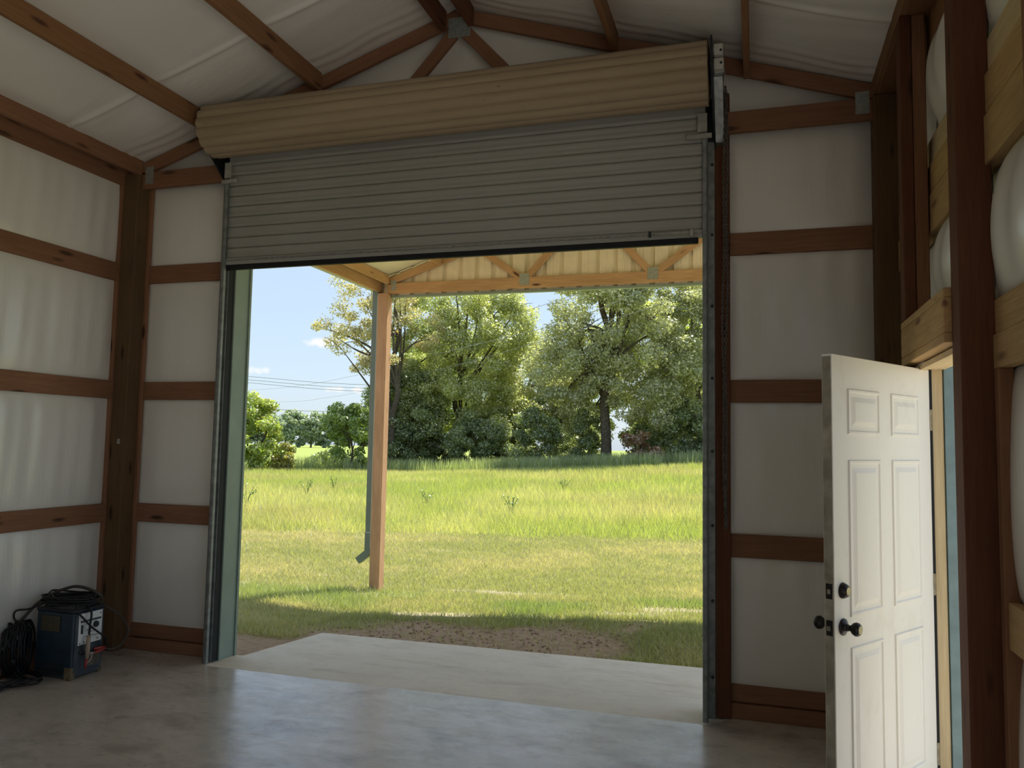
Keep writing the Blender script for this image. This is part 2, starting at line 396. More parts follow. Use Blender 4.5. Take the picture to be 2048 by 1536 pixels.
prism_xz(bm, [(OXL, OPZ), (OXR, OPZ), (OXR, roof(OXR)+.02), (RX, RZ+.03), (OXL, roof(OXL)+.02)], OYF, OYF+.02)
bmesh.ops.recalc_face_normals(bm, faces=bm.faces[:])
wf = tag(obj('wall_front', bm_mesh('wall_front', bm), M['steel_out']), 'front gable wall around the big roll-up doorway', 'wall', kind='structure')
bm = bmesh.new()
BX0, BX1, BZ = -2.6, -1.5, 2.1      # small unseen rear doorway, added to let in more daylight
prism_xz(bm, [(OXL, -.2), (BX0, -.2), (BX0, BZ), (OXL, BZ)], YB-.05, YB)
prism_xz(bm, [(BX1, -.2), (OXR, -.2), (OXR, BZ), (BX1, BZ)], YB-.05, YB)
prism_xz(bm, [(OXL, BZ), (OXR, BZ), (OXR, roof(OXR)), (RX, RZ), (OXL, roof(OXL))], YB-.05, YB)
bmesh.ops.recalc_face_normals(bm, faces=bm.faces[:])
wb = tag(obj('wall_back', bm_mesh('wall_back', bm), M['ins_wall']), 'rear gable wall with a doorway added for light', 'wall', kind='structure')

def pillow(name, fn, nu, nv, mat, parent):
    """soft sheet: fn(u, v) -> point"""
    V = [tuple(fn(i/(nu-1), j/(nv-1))) for j in range(nv) for i in range(nu)]
    F = [(j*nu+i, j*nu+i+1, (j+1)*nu+i+1, (j+1)*nu+i) for j in range(nv-1) for i in range(nu-1)]
    return obj(name, np_mesh(name, V, F), mat, parent, smooth=True)
def puff(u, v, p=.5): return (max(0, 4*u*(1-u))**p)*(max(0, 4*v*(1-v))**p)

# left wall: sill, three girts, eave boards, corner post, insulation panels between
YL0, YL1 = YB, 5.20
def girt_left(z1, w=.143): board('girt', (XL-.019, YL0, z1-w/2), (XL-.019, YL1, z1-w/2), w, .038, M['girt'], wl)
for k in ('top', 'mid', 'low'): girt_left(ZT[k])
girt_left(.19, .19)
board('eave_girt', (XL-.019, YL0, 3.765), (XL-.019, YL1, 3.765), .14, .038, M['girt'], wl)
board('eave_purlin', (PL-.019, YL0, 3.838), (PL-.019, 5.10, 3.838), .125, .038, M['girt'], wl)
board('corner_post', (XL+.07, 5.13, 0), (XL+.07, 5.13, 3.79), .14, .14, M['post'], wl, up=(0, 1, 0), bevel=.006)
box('post_tag', (XL+.075, 5.052, 1.60), (XL+.10, 5.061, 1.64), M['dull'], wl, .002)
board('post_nailer', (XL-.02, 5.06, 0), (XL-.02, 5.06, 3.70), .03, .04, M['girt'], wl, up=(0, 1, 0))
zs = [0.19, 1.13-.143, 1.13, 2.10-.143, 2.10, 3.05-.143, 3.05, 3.695]
for a, b in ((0, 1), (2, 3), (4, 5), (6, 7)):
    z0, z1 = zs[a], zs[b]
    for y0, y1 in ((-7, -3.1), (-3.1, .98), (.98, 5.06)):
        pillow('insulation_panel', lambda u, v: (XL-.036+.030*puff(u, v, .35)+(.0045*math.sin(17*(y0+(y1-y0)*u)+z0*5+1.2*v)+.003*math.sin(41*(y0+(y1-y0)*u)+z0*3-2*v))*min(1, 6*v*(1-v)), y0+(y1-y0)*u, z0-.02+(z1-z0+.04)*v), 160, 14, M['ins_wall'], wl)
for y in (-3.1, .98):
    board('post', (XL+.07, y, 0), (XL+.07, y, 3.79), .14, .14, M['post'], wl, up=(0, 1, 0), bevel=.006)

# front wall left bay and right bay
def girt_front(x0, x1, z1, w=.143): board('girt', (x0, YF+.019, z1-w/2), (x1, YF+.019, z1-w/2), w, .038, M['girt'], wf)
for x0, x1 in ((PL, -3.93), (-.16, PR+.02)):
    right = x0 > -1
    for k in ('top', 'mid', 'low'): girt_front(x0, x1, ZT[k]-(.015 if right else 0))
    girt_front(x0, x1, .195, .10); board('sill_board', (x0, YF+.0, .045), (x1, YF+.0, .045), .09, .05, M['girt'], wf)
    for z0, z1 in ((.19, .99), (1.13, 1.96), (2.10, 2.91), (3.05, 3.70)):
        pillow('insulation_panel', lambda u, v: (x0-.02+(x1-x0+.04)*u, YF+.037-.020*puff(u, v, .4)-.004*math.sin(u*31)*(v if right else .3), z0-.03+(z1-z0+.06)*v), 26, 16, M['ins_wall'], wf)
board('corner_post', (XR-.07, 5.13, 0), (XR-.07, 5.13, 3.80), .14, .14, M['post'], wr, up=(0, 1, 0), bevel=.006)
board('corner_nailer', (PL+.012, YF+.004, 0), (PL+.012, YF+.004, 3.70), .03, .03, M['girt'], wf, up=(0, 1, 0))
board('door_post', (-.205, 5.215, 0), (-.205, 5.215, 3.95), .13, .09, M['redwood'], wf, up=(0, 1, 0))
board('door_post', (-3.935, 5.25, 0), (-3.935, 5.25, 3.8), .13, .07, M['redwood'], wf, up=(0, 1, 0))
# gable insulation behind the truss
g0, g1 = PL-.1, PR+.1
bm = bmesh.new(); n = 30; top, bot = [], []
for i in range(n+1):
    x = g0+(g1-g0)*i/n; top.append(bm.verts.new((x, YF+.04, roof(x)+.01))); bot.append(bm.verts.new((x, YF+.03, 3.62)))
for i in range(n): bm.faces.new((bot[i], bot[i+1], top[i+1], top[i]))
obj('insulation_gable', bm_mesh('insulation_gable', bm), M['ins_wall'], wf, smooth=True)
# green jamb trim of the big doorway
box('jamb_trim', (DX0-.03, 5.165, -.01), (DX0, 5.355, OPZ), M['green'], wf, .003)
box('jamb_edge', (DX0-.004, 5.335, -.01), (DX0+.012, 5.357, OPZ), M['green'], wf)
box('jamb_trim', (DX1, 5.165, -.01), (DX1+.03, 5.355, OPZ), M['green'], wf, .003)
box('head_trim', (DX0, 5.165, OPZ), (DX1, 5.355, OPZ+.03), M['green'], wf, .003)
box('jamb_gap_shade', (DX0-.035, 5.098, 0), (DX0-.012, 5.163, 3.5), M['black'], wf)  # black strip stands in for the shaded gap between track and jamb

# right wall: framing around the walk door, posts, girts, deep insulation pillows
board('post', (.768, 3.275, 0), (.768, 3.275, 3.80), .13, .116, M['redwood'], wr, up=(0, 1, 0), bevel=.005)
board('post', (XR-.0, SY1+.04, 0), (XR-.0, SY1+.04, 3.60), .08, .09, M['redwood'], wr, up=(0, 1, 0), bevel=.005)
board('eave_purlin', (PR+.022, YB, 3.855), (PR+.022, 5.10, 3.855), .10, .044, M['purlin'], wr)
board('eave_plate', (PR+.09, YB, 3.815), (PR+.09, 5.10, 3.815), .028, .135, M['purlin'], wr)
board('eave_girt', (XR+.019, YB, 3.70), (XR+.019, 5.2, 3.70), .2, .038, M['purlin'], wr)
board('stud', (PR+.026, 4.205, 2.28), (PR+.026, 4.205, 3.80), .052, .105, M['redwood'], wr, up=(1, 0, 0))
board('stud', (PR+.085, 4.215, 2.28), (PR+.085, 4.215, 3.80), .060, .115, M['girt'], wr, up=(1, 0, 0))
board('stud', (PR+.07, 4.245, 0), (PR+.07, 4.245, 2.07), .14, .05, M['redwood'], wr, up=(1, 0, 0))
board('header_board', (PR+.019, 3.34, 2.262), (PR+.019, 4.27, 2.262), .036, .038, M['pale'], wr)
board('header_board', (PR+.019, 3.34, 2.175), (PR+.019, 4.27, 2.175), .136, .038, M['pale'], wr)
board('header_board', (PR+.030, 3.34, 2.087), (PR+.030, 4.27, 2.087), .038, .06, M['pale'], wr)
board('header_board', (PR+.09, 3.34, 2.12), (PR+.09, 4.27, 2.12), .06, .05, M['pale'], wr)
GR = XR+.019
for y0, y1 in ((SY1, 3.34), (4.26, 5.2)):
    board('girt', (GR, y0, ZT['low']-.07), (GR, y1, ZT['low']-.07), .16, .04, M['pale'], wr)
    board('girt', (GR, y0, .095), (GR, y1, .095), .19, .038, M['girt'], wr)
board('girt', (GR, SY1, 2.14), (GR, 3.34, 2.14), .126, .038, M['pale'], wr)
board('girt', (GR-.004, SY1, 2.013), (GR-.004, 3.34, 2.013), .125, .046, M['pale'], wr)
for y0, y1 in ((SY1, 3.34), (3.34, 5.2)):
    board('girt', (GR, y0, 3.115), (GR, y1, 3.115), .135, .038, M['jamb'], wr)
    board('girt', (GR-.006, y0, 2.972), (GR-.006, y1, 2.972), .145, .05, M['pale'], wr)
    board('girt', (GR-.010, y0, 2.795), (GR-.010, y1, 2.795), .185, .055, M['pale'], wr)
board('stud', (GR-.006, 3.17, .19), (GR-.006, 3.17, 1.95), .05, .05, M['girt'], wr, up=(0, 1, 0))
board('stud', (GR, 2.70, 2.21), (GR, 2.70, 3.70), .04, .10, M['girt'], wr, up=(0, 1, 0))
def bulge(y0, y1, z0, z1, amt, nm='insulation_panel', pw=.55):
    pillow(nm, lambda u, v: (XR+.046-amt*puff(u, v, pw)-.006*math.sin(u*17+v*3)*puff(u, v, .5), y0+(y1-y0)*u, z0+(z1-z0)*v), 26, 26, M['ins_wall'], wr)
for y0, y1 in ((SY1+.05, 3.30), (YB, SY0)):
    for z0, z1 in ((.19, .97), (1.13, 1.95), (2.19, 2.71), (3.17, 3.64)):
        bulge(y0, y1, z0, z1, (.09 if z0 > 2 else .04) if y0 > 2 else .06)
bulge(3.38, 4.16, 2.28, 2.72, .11); bulge(3.38, 4.16, 3.17, 3.62, .12)
for z0, z1 in ((.19, .97), (1.13, 2.71), (3.17, 3.64)): bulge(4.30, 5.2, z0, z1, .05)
# walk door frame
board('door_jamb', (.825, HY1+.009, 0), (.825, HY1+.009, 2.06), .05, .026, M['jamb'], wr, up=(1, 0, 0))
board('door_jamb', (.795, HY0+.009, 0), (.795, HY0+.009, 2.06), .13, .018, M['jamb'], wr, up=(1, 0, 0))
box('weather_strip', (.789, HY1-.014, 0), (.800, HY1+.010, 2.05), M['black'], wr)
board('door_head', (.81, HY0+.018, 2.055), (.81, HY1-.004, 2.055), .022, .10, M['jamb'], wr)
box('door_head_stop', (.735, HY0+.018, 2.035), (.765, HY1-.004, 2.060), M['jamb'], wr)
box('outer_trim', (.853, HY1-.012, -.02), (.905, HY1+.03, 2.09), plain('blue green trim', (.17, .25, .262), .5), wr, .002)
box('outer_trim', (.863, HY0-.03, -.02), (.905, HY0+.006, 2.09), M['green'], wr, .002)
box('threshold', (.75, HY0, -.02), (.90, HY1, .018), M['galv'], wr, .003)

# ---- roof deck, purlins and roof insulation
PORCH_Y = 9.65
bm = bmesh.new()
prism_xz(bm, [(OXL-.12, roof(OXL-.12)+.06), (RX, RZ+.06), (RX, RZ+.10), (OXL-.12, roof(OXL-.12)+.10)], YB-.3, OYF)
prism_xz(bm, [(RX, RZ+.06), (OXR+.12, roof(OXR+.12)+.06), (OXR+.12, roof(OXR+.12)+.10), (RX, RZ+.10)], YB-.3, OYF)
bmesh.ops.recalc_face_normals(bm, faces=bm.faces[:])
ceil = tag(obj('ceiling', bm_mesh('ceiling', bm), M['roof_out']), 'sloping ceiling of white insulation crossed by brown purlins', 'ceiling', kind='structure')
PURX = [-4.02, -3.15, -2.145, -1.935, -.895, -.05]
for x in PURX:
    w = .145; z = min(roof(x-.019), roof(x+.019))
    if abs(x-RX) < .2: board('ridge_purlin', (x, YB, z-w/2+.005), (x, 5.09, z-w/2+.005), w, .042, M['redwood'], ceil)
    else: board('purlin', (x, YB, z-w/2+.005), (x, 5.09, z-w/2+.005), w, .038, M['purlin'] if x > -3.5 or True else M['girt'], ceil)
edges = [OXL+.02, PL-.03]+PURX[:3]+[RX]+PURX[3:]+[PR+.03, OXR-.02]
edges = sorted(edges)
SEAMS = [4.37, 2.55, .73, -1.09, -2.91, -4.73]
def seam(y): return sum(math.exp(-((y-s)/.022)**2) for s in SEAMS)
def ceil_panel(x0, x1):
    nu, ys = 10, []
    y = YB
    while y < 3.0: ys.append(y); y += .14
    while y < 5.23: ys.append(y); y += .014
    ys.append(5.235)
    V, F = [], []
    for y in ys:
        for i in range(nu):
            u = i/(nu-1); x = x0+(x1-x0)*u
            sag = .020*(4*u*(1-u))**.6*min(1, max(0, (5.2-y)/.3))
            wr_ = .004*math.sin(y*57+1.3*math.sin(x*9))*math.exp(-((y-4.97)/.12)**2)+.0025*math.sin(y*31+x*5)*math.exp(-((y-4.37)/.25)**2)
            V.append((x, y, roof(x)-sag-wr_-.014*seam(y)*(.4+.6*4*u*(1-u))))
    for j in range(len(ys)-1):
        for i in range(nu-1): F.append((j*nu+i, (j+1)*nu+i, (j+1)*nu+i+1, j*nu+i+1))
    obj('insulation_panel', np_mesh('insulation_panel', V, F), M['ins_roof'], ceil, smooth=True)
for a, b in zip(edges, edges[1:]): ceil_panel(a, b)

# ---- trusses
def nail_plate(x, y, z, w, h, parent, rot=0.0):
    bm = bmesh.new(); nrib = 4
    for i in range(nrib):
        a = -w/2+w*i/nrib; bm_box(bm, (a, -.0015, -h/2), (a+w/nrib*.62, .0015, h/2)); bm_box(bm, (a+w/nrib*.62, -.0008, -h/2), (a+w/nrib, .0008, h/2))
    bmesh.ops.recalc_face_normals(bm, faces=bm.faces[:])
    o = obj('nail_plate', bm_mesh('nail_plate', bm), M['plate'], parent)
    o.matrix_basis = Matrix.Translation((x, y, z)) @ Matrix.Rotation(rot, 4, 'Y')
def truss(y, label, wm, plate_z=0.0):
    t = root('roof_truss', (RX, y, 3.67), label, 'truss')
    a = math.atan(SL); cw = .098; off = cw/2/math.cos(a)
    xa, xb = PL-.02, PR+.02
    board('top_chord', (xa, y, roof(xa)-.015-off), (RX, y, RZ-.015-off), cw, .038, wm, t, taper=(0, -cw*math.tan(a)))
    board('top_chord', (RX, y, RZ-.015-off), (xb, y, roof(xb)-.015-off), cw, .038, wm, t, taper=(cw*math.tan(a), 0))
    board('bottom_chord', (xa, y, 3.735), (xb, y, 3.735), .138, .038, wm, t)
    for s in (-1, 1):
        board('web', (RX+s*.05, y, 4.60), (RX+s*.80, y, 3.79), .088, .034, wm, t)
        board('web', (RX+s*.86, y, 3.79), (RX+s*1.47, y, roof(RX+1.47)-.09), .088, .034, wm, t)
        nail_plate(RX+s*.82, y-.021, 3.775, .13, .15, t)
        nail_plate((xa+.085) if s < 0 else (xb-.075), y-.021, 3.775, .08, .14, t)
        nail_plate(RX+s*1.47, y-.021, roof(RX+1.47)-.08, .12, .1, t)
    nail_plate(RX, y-.021, 4.64, .17, .15, t)
    return t
truss(5.125, 'brown timber roof truss against the inside of the front gable', M['girt'])
pt = truss(PORCH_Y, 'yellow pine truss spanning the far end of the porch', M['porchwood'])

# ---- porch beyond the big door: post, eave boards, gable siding, roof, gutter, downspout
bm = bmesh.new()
prism_xz(bm, [(OXL-.12, roof(OXL-.12)+.035), (RX, RZ+.035), (RX, RZ+.09), (OXL-.12, roof(OXL-.12)+.09)], OYF+.001, PORCH_Y+.10)
prism_xz(bm, [(RX, RZ+.035), (OXR+.12, roof(OXR+.12)+.035), (OXR+.12, roof(OXR+.12)+.09), (RX, RZ+.09)], OYF+.001, PORCH_Y+.10)
bmesh.ops.recalc_face_normals(bm, faces=bm.faces[:])
pr = tag(obj('porch_roof', bm_mesh('porch_roof', bm), M['porch_roof']), 'pale underside of the porch roof outside the big door', 'roof', kind='structure')
for x in PURX[:1]+PURX[1:]:
    board('purlin', (x, OYF+.03, min(roof(x-.02), roof(x+.02))-.055), (x, PORCH_Y-.03, min(roof(x-.02), roof(x+.02))-.055), .145, .038, M['porchwood'], pr)
for s, xi in ((-1, XL), (1, XR)):
    board('eave_board', (xi+s*.02, OYF+.03, 3.765), (xi+s*.02, PORCH_Y+.05, 3.765), .14, .038, M['porchwood'], pr)
    board('eave_purlin', (xi-s*.12, OYF+.03, 3.85), (xi-s*.12, PORCH_Y-.03, 3.85), .12, .038, M['porchwood'], pr)
    board('fascia_board', (xi+s*.045, OYF+.03, 3.80), (xi+s*.045, PORCH_Y+.08, 3.80), .19, .012, M['green_trim'], pr)
# gable siding panels behind the truss (ribbed)
pg = root('porch_gable', (RX, PORCH_Y+.05, 3.66), 'cream ribbed metal siding closing the porch gable', 'siding', kind='structure')
PW = .92
x = OXL
while x < OXR-.01:
    x1 = min(OXR, x+PW); xs, dy = [], []
    q = x
    while q < x1-1e-6:
        for dx, d in ((0, 0), (.06, 0), (.075, .034), (.115, .034), (.13, 0), (.19, 0), (.196, .004), (.212, .004), (.218, 0)):
            if q+dx < x1: xs.append(q+dx); dy.append(d)
        q += .23
    xs.append(x1); dy.append(0)
    bm = bmesh.new(); A = []; Bv = []
    for a, d in zip(xs, dy):
        A.append(bm.verts.new((a, PORCH_Y+.045+d, 3.64))); Bv.append(bm.verts.new((a, PORCH_Y+.045+d, roof(a)+.03)))
    for i in range(len(A)-1): bm.faces.new((A[i], A[i+1], Bv[i+1], Bv[i]))
    obj('siding_panel', bm_mesh('siding_panel', bm), M['porch_siding'], pg)
    x = x1
box('base_trim', (OXL, PORCH_Y+.022, 3.615), (OXR, PORCH_Y+.085, 3.645), M['green'], pg)
for xp, lab in ((XL+.07, 'weathered pine porch post standing beside the green downspout'), (XR-.07, 'weathered pine porch post at the right end of the porch')):
    o = board('porch_post', (xp, PORCH_Y+.0, -.45), (xp, PORCH_Y+.0, 3.665), .145, .145, M['porchpost'], None, up=(0, 1, 0), bevel=.005)
    tag(o, lab, 'post')
gut = root('gutter', (XL-.16, PORCH_Y, 3.70), 'sage green gutter along the left porch eave', 'gutter')
bm = bmesh.new(); prof = [(0, .11), (0, 0), (-.09, 0), (-.12, .11), (-.116, .11), (-.087, .004), (-.004, .004), (-.004, .11)]
prism_xz(bm, [(XL-.055+a, 3.715+b) for a, b in prof], 5.40, PORCH_Y+.12)
bmesh.ops.recalc_face_normals(bm, faces=bm.faces[:]); obj('trough', bm_mesh('trough', bm), M['green_trim'], gut)
ds = root('downspout', (XL-.10, PORCH_Y+.02, 0), 'sage green square downspout with kicked out elbow by the porch post', 'downspout')
def rect_tube(name, path, w, d, mat, parent):
    P = [Vector(p) for p in path]; bm = bmesh.new(); rings = []
    for i, p in enumerate(P):
        t = (P[min(i+1, len(P)-1)]-P[max(i-1, 0)]).normalized(); v = Vector((0, 1, 0)); u = v.cross(t).normalized()
        rings.append([bm.verts.new(p+u*a*w/2+v*b*d/2) for a, b in ((-1, -1), (1, -1), (1, 1), (-1, 1))])
    for A, B in zip(rings, rings[1:]):
        for k in range(4): bm.faces.new((A[k], A[(k+1) % 4], B[(k+1) % 4], B[k]))
    bm.faces.new(rings[0][::-1]); bm.faces.new(rings[-1])
    bmesh.ops.recalc_face_normals(bm, faces=bm.faces[:]); return obj(name, bm_mesh(name, bm), mat, parent)
DXX = XL-.065
M['pipe'] = plain('dark sage downspout', (.15, .20, .165), .45, 0, .5, .08, 4)
rect_tube('pipe', [(DXX, PORCH_Y+.02, 3.72), (DXX, PORCH_Y+.02, .36)], .085, .075, M['pipe'], ds)
rect_tube('elbow', [(DXX, PORCH_Y+.02, .44), (DXX, PORCH_Y+.02, .20), (DXX-.03, PORCH_Y+.02, .16), (DXX-.15, PORCH_Y+.02, .065)], .092, .082, M['pipe'], ds)
box('strap', (DXX-.046, PORCH_Y-.02, .44), (XL-.002, PORCH_Y+.06, .455), M['green_trim'], ds)
box('corner_trim', (XL-.03, PORCH_Y-.03, .25), (XL-.001, PORCH_Y+.09, 3.64), M['green_trim'], ds)

# ---- roll-up door
rd = root('door_2', (RX, 5.08, 0), 'large grey roll-up door raised partway with a beige coil', 'roll-up door', kind='structure')
CX0, CX1, CY, CZ, CR = -3.92, -.275, 4.875, 3.965, .188
CURY, SP = 5.075, .0815
def slat_mesh():
    # one curtain corrugation: broad wave with a tight dark groove at its foot
    prof = [(0, .020), (.0045, .020), (.006, .002), (.013, -.003), (.028, -.003), (.040, .002), (.052, -.003), (.068, -.004), (.076, -.002), (SP-.001, .001), (SP, .020)]
    bm = bmesh.new(); x0, x1 = -3.90, -.305
    A = [bm.verts.new((x0, y, z)) for z, y in prof]; B = [bm.verts.new((x1, y, z)) for z, y in prof]
    for i in range(len(prof)-1): bm.faces.new((A[i], B[i], B[i+1], A[i+1]))
    bmesh.ops.recalc_face_normals(bm, faces=bm.faces[:]); me = bm_mesh('slat', bm)
    for p in me.polygons: p.use_smooth = True
    me.materials.append(M['curtain']); return me
sm = slat_mesh(); zb = 3.035; ns = 12
for i in range(ns):
    z = zb+i*SP; o = bpy.data.objects.new('slat', sm); lean = max(0, (z-3.55))*.04
    o.location = (0, CURY-lean, z); link(o, rd)
box('bottom_bar', (-3.90, CURY-.022, 2.985), (-.305, CURY+.020, 3.037), M['curtain'], rd, .004)
box('bar_angle', (-3.90, CURY-.034, 3.012), (-.305, CURY-.022, 3.022), M['galv'], rd)
box('bottom_seal', (-3.90, CURY-.016, 2.948), (-.35, CURY+.022, 2.987), M['black'], rd, .006)
# coil: corrugated spiral of wound curtain
def coil():
    n, turns_r = 300, CR; V, F = [], []
    prof = []
    for i in range(n):
        t = 2*math.pi*i/n; prof.append((turns_r-.010+.018*abs(math.sin(7.5*t))**.6, t))
    xs = [CX0, CX0+.004, CX0+.9, CX0+1.8, CX0+2.7, CX1]
    for x in xs:
        for r, t in prof: V.append((x, CY+r*math.cos(t), CZ+r*math.sin(t)))
    for j in range(len(xs)-1):
        for i in range(n): F.append((j*n+i, j*n+(i+1) % n, (j+1)*n+(i+1) % n, (j+1)*n+i))
    return np_mesh('coil', V, F)
obj('coil', coil(), M['coil'], rd, smooth=True)
for s, xe in ((-1, CX0), (1, CX1)):     # wound edge layers and drum ends
    pts = []
    for i in range(420):
        t = 2*math.pi*i/70; r = CR-.010-.020*i/70
        pts.append((xe+s*.001, CY+(r+.004*math.sin(15*t))*math.cos(t), CZ+(r+.004*math.sin(15*t))*math.sin(t)))
    tubes('wound_edge', [(pts, .004, False)], M['coil'], rd, 4)
    lathe('drum', [(0, .06), (.05, .06)], (xe-s*.03, CY, CZ), (s, 0, 0), M['blacksteel'], rd)
    lathe('drum_cap', [(0, CR-.012), (.006, CR-.012)], (xe-s*.012, CY, CZ), (s, 0, 0), M['blacksteel'], rd, 30)
    lathe('axle', [(0, .02), (.10, .02)], (xe, CY, CZ), (s, 0, 0), M['galv'], rd, 12)
# brackets
def prism_yz(name, pts, x0, x1, mat, parent):
    bm = bmesh.new(); a = [bm.verts.new((x0, y, z)) for y, z in pts]; b = [bm.verts.new((x1, y, z)) for y, z in pts]
    bm.faces.new(a); bm.faces.new(b[::-1])
    for i in range(len(pts)): bm.faces.new((a[i], b[i], b[(i+1) % len(pts)], a[(i+1) % len(pts)]))
    bmesh.ops.recalc_face_normals(bm, faces=bm.faces[:]); return obj(name, bm_mesh(name, bm), mat, parent)
prism_yz('bracket', [(5.16, 3.62), (5.16, 4.05), (4.80, 4.05), (4.80, 3.90)], CX0-.055, CX0-.045, M['blacksteel'], rd)
box('bracket_leg', (CX0-.06, 5.12, 3.55), (CX0+.03, 5.17, 3.86), M['blacksteel'], rd)
prism_yz('bracket', [(5.16, 3.58), (5.16, 4.12), (4.70, 4.12), (4.70, 3.92)], CX1+.020, CX1+.032, M['blacksteel'], rd)
box('bracket_leg', (CX1-.02, 5.10, 3.62), (CX1+.03, 5.16, 3.90), M['blacksteel'], rd)
# chain hoist on the right bracket
prism_yz('hoist_arm', [(5.14, 3.60), (5.08, 3.60), (4.86, 3.93), (4.86, 4.03), (4.93, 4.03), (5.14, 3.72)], CX1+.034, CX1+.085, M['galv'], rd)
box('hoist_cover', (CX1+.034, 4.78, 4.035), (CX1+.092, 4.87, 4.105), M['whitebox'], rd, .006)
box('hoist_cover', (CX1+.034, 4.80, 3.955), (CX1+.095, 4.89, 4.025), M['whitebox'], rd, .006)
lathe('chain_wheel', [(0, .055), (.01, .075), (.02, .055), (.03, .075), (.04, .055)], (CX1+.045, 4.97, 3.97), (1, 0, 0), M['blacksteel'], rd)
for zz in (4.06, 3.99): lathe('bolt', [(0, .008), (.006, .007)], (CX1+.078, 4.782 if zz > 4.03 else 4.80, zz), (0, -1, 0), M['blacksteel'], rd, 8)
lathe('bolt', [(0, .010), (.03, .009)], (CX1+.02, 4.80, 3.98), (0, -1, 0), M['galv'], rd, 8)
# guide tracks
def track(x0, x1, s):
    """flange with bolt heads and a raised channel lip next to the curtain"""
    xa, xb = (x0, x1)
    box('guide_track', (xa, 5.118, 0), (xb, 5.135, 3.66), M['galv_dark'], rd, .002)
    cx = xb-.016 if s < 0 else xa+.016
    box('track_channel', (cx-.016, 5.035, .0), (cx+.016, 5.062, 3.66), M['galv_dark'], rd, .003)
    box('track_channel', (cx-.016, 5.093, .0), (cx+.016, 5.119, 3.66), M['galv_dark'], rd, .003)
    side = cx+s*.013
    box('track_web', (side-.003, 5.035, 0), (side+.003, 5.12, 3.66), M['galv_dark'], rd)
    for k in range(8):
        lathe('bolt', [(0, .011), (.006, .010)], ((xa+.015 if s < 0 else xb-.017), 5.118, .25+k*.46), (0, -1, 0), M['blacksteel'], rd, 8)
track(-3.972, -3.885, -1); track(-.322, -.250, 1)
for s, xc in ((-1, -3.885), (1, -.322)):
    box('curtain_stop', (xc-.03, 5.028, 3.66), (xc+.03, 5.034, 3.78), M['dull'], rd)
    o = box('guide_latch', (xc-.05 if s < 0 else xc-.10, 5.018, 3.615), (xc+.09 if s < 0 else xc+.06, 5.034, 3.645), M['dull'], rd, .003)
box('slide_bolt', (-.62, CURY-.046, 3.008), (-.36, CURY-.030, 3.024), M['dull'], rd, .004)
box('slide_bolt_knob', (-.40, CURY-.060, 2.985), (-.375, CURY-.030, 3.030), M['dull'], rd, .004)
box('slide_keeper', (-.66, CURY-.044, 2.998), (-.645, CURY-.028, 3.034), M['blacksteel'], rd)
# hand chain
def chain_mesh(xc, y, z0, z1, pitch=.024):
    Vs, Fs, o = [], [], 0
    for st, dx in ((0, -.008), (1, .008)):
        k, z = 0, z0+.02
        while z < z1:
            L, W = .019, .0065; th = [2*math.pi*i/10 for i in range(10)]
            sway = .006*math.sin(z*2.1+st)+.004*math.sin(z*7+st*2)
            pts = []
            for a in th:
                ca, sa = math.cos(a), math.sin(a)
                w = W*ca; h = L*sa
                pts.append((xc+dx+sway+(w if k % 2 else w*.25), y+(w if not k % 2 else w*.25), z+h))
            V, F = tube_np(pts, .0030, 4, True); Vs.append(V); Fs.append(F+o); o += len(V); z += pitch; k += 1
    bot = [(xc-.008+.016*i/6, y, z0+.02-.03*math.sin(math.pi*i/6)) for i in range(7)]
    V, F = tube_np(bot, .004, 4); Vs.append(V); Fs.append(F+o)
    return np_mesh('hoist_chain', np.vstack(Vs), np.vstack(Fs))
tag(obj('hoist_chain', chain_mesh(-.183, 5.03, 1.17, 3.93), plain('steel chain', (.16, .155, .14), .5, .6, .5, .3, 40), None, smooth=True), 'long thin steel hand chain hanging beside the right door track', 'chain')

# ---- walk door
hx, hy, ang = .788, 4.19, math.radians(33.0)
DW, DH, DT = .914, 2.03, .044
d1 = root('door_1', (hx, hy, .012), 'white six panel walk door standing ajar with dark knob', 'door', kind='structure')
ux = Vector((-math.sin(ang), -math.cos(ang), 0)); un = Vector((math.cos(ang), -math.sin(ang), 0))   # along the leaf, outward face normal
DM = Matrix((ux, un, Vector((0, 0, 1)))).transposed().to_4x4(); DM.translation = (hx, hy, .012)
def dpart(name, me, mat, smooth=False, parent=None):
    o = obj(name, me, mat, parent or d1, smooth); o.matrix_basis = DM; return o
bm = bmesh.new(); bm_box(bm, (0, -DT, 0), (DW, 0, DH)); bmesh.ops.bevel(bm, geom=bm.edges[:], offset=.002, segments=1, affect='EDGES')
bmesh.ops.recalc_face_normals(bm, faces=bm.faces[:]); dpart('leaf', bm_mesh('leaf', bm), M['door'])
bm = bmesh.new(); bm_box(bm, (DW-.001, -DT+.003, .01), (DW+.002, -.004, DH-.01)); bmesh.ops.recalc_face_normals(bm, faces=bm.faces[:])
dpart('edge_strip', bm_mesh('edge_strip', bm), plain('dark tan door edge', (.30, .27, .21), .6, 0, .3, .3, 12))  # free edge in a darker tan than the leaf faces
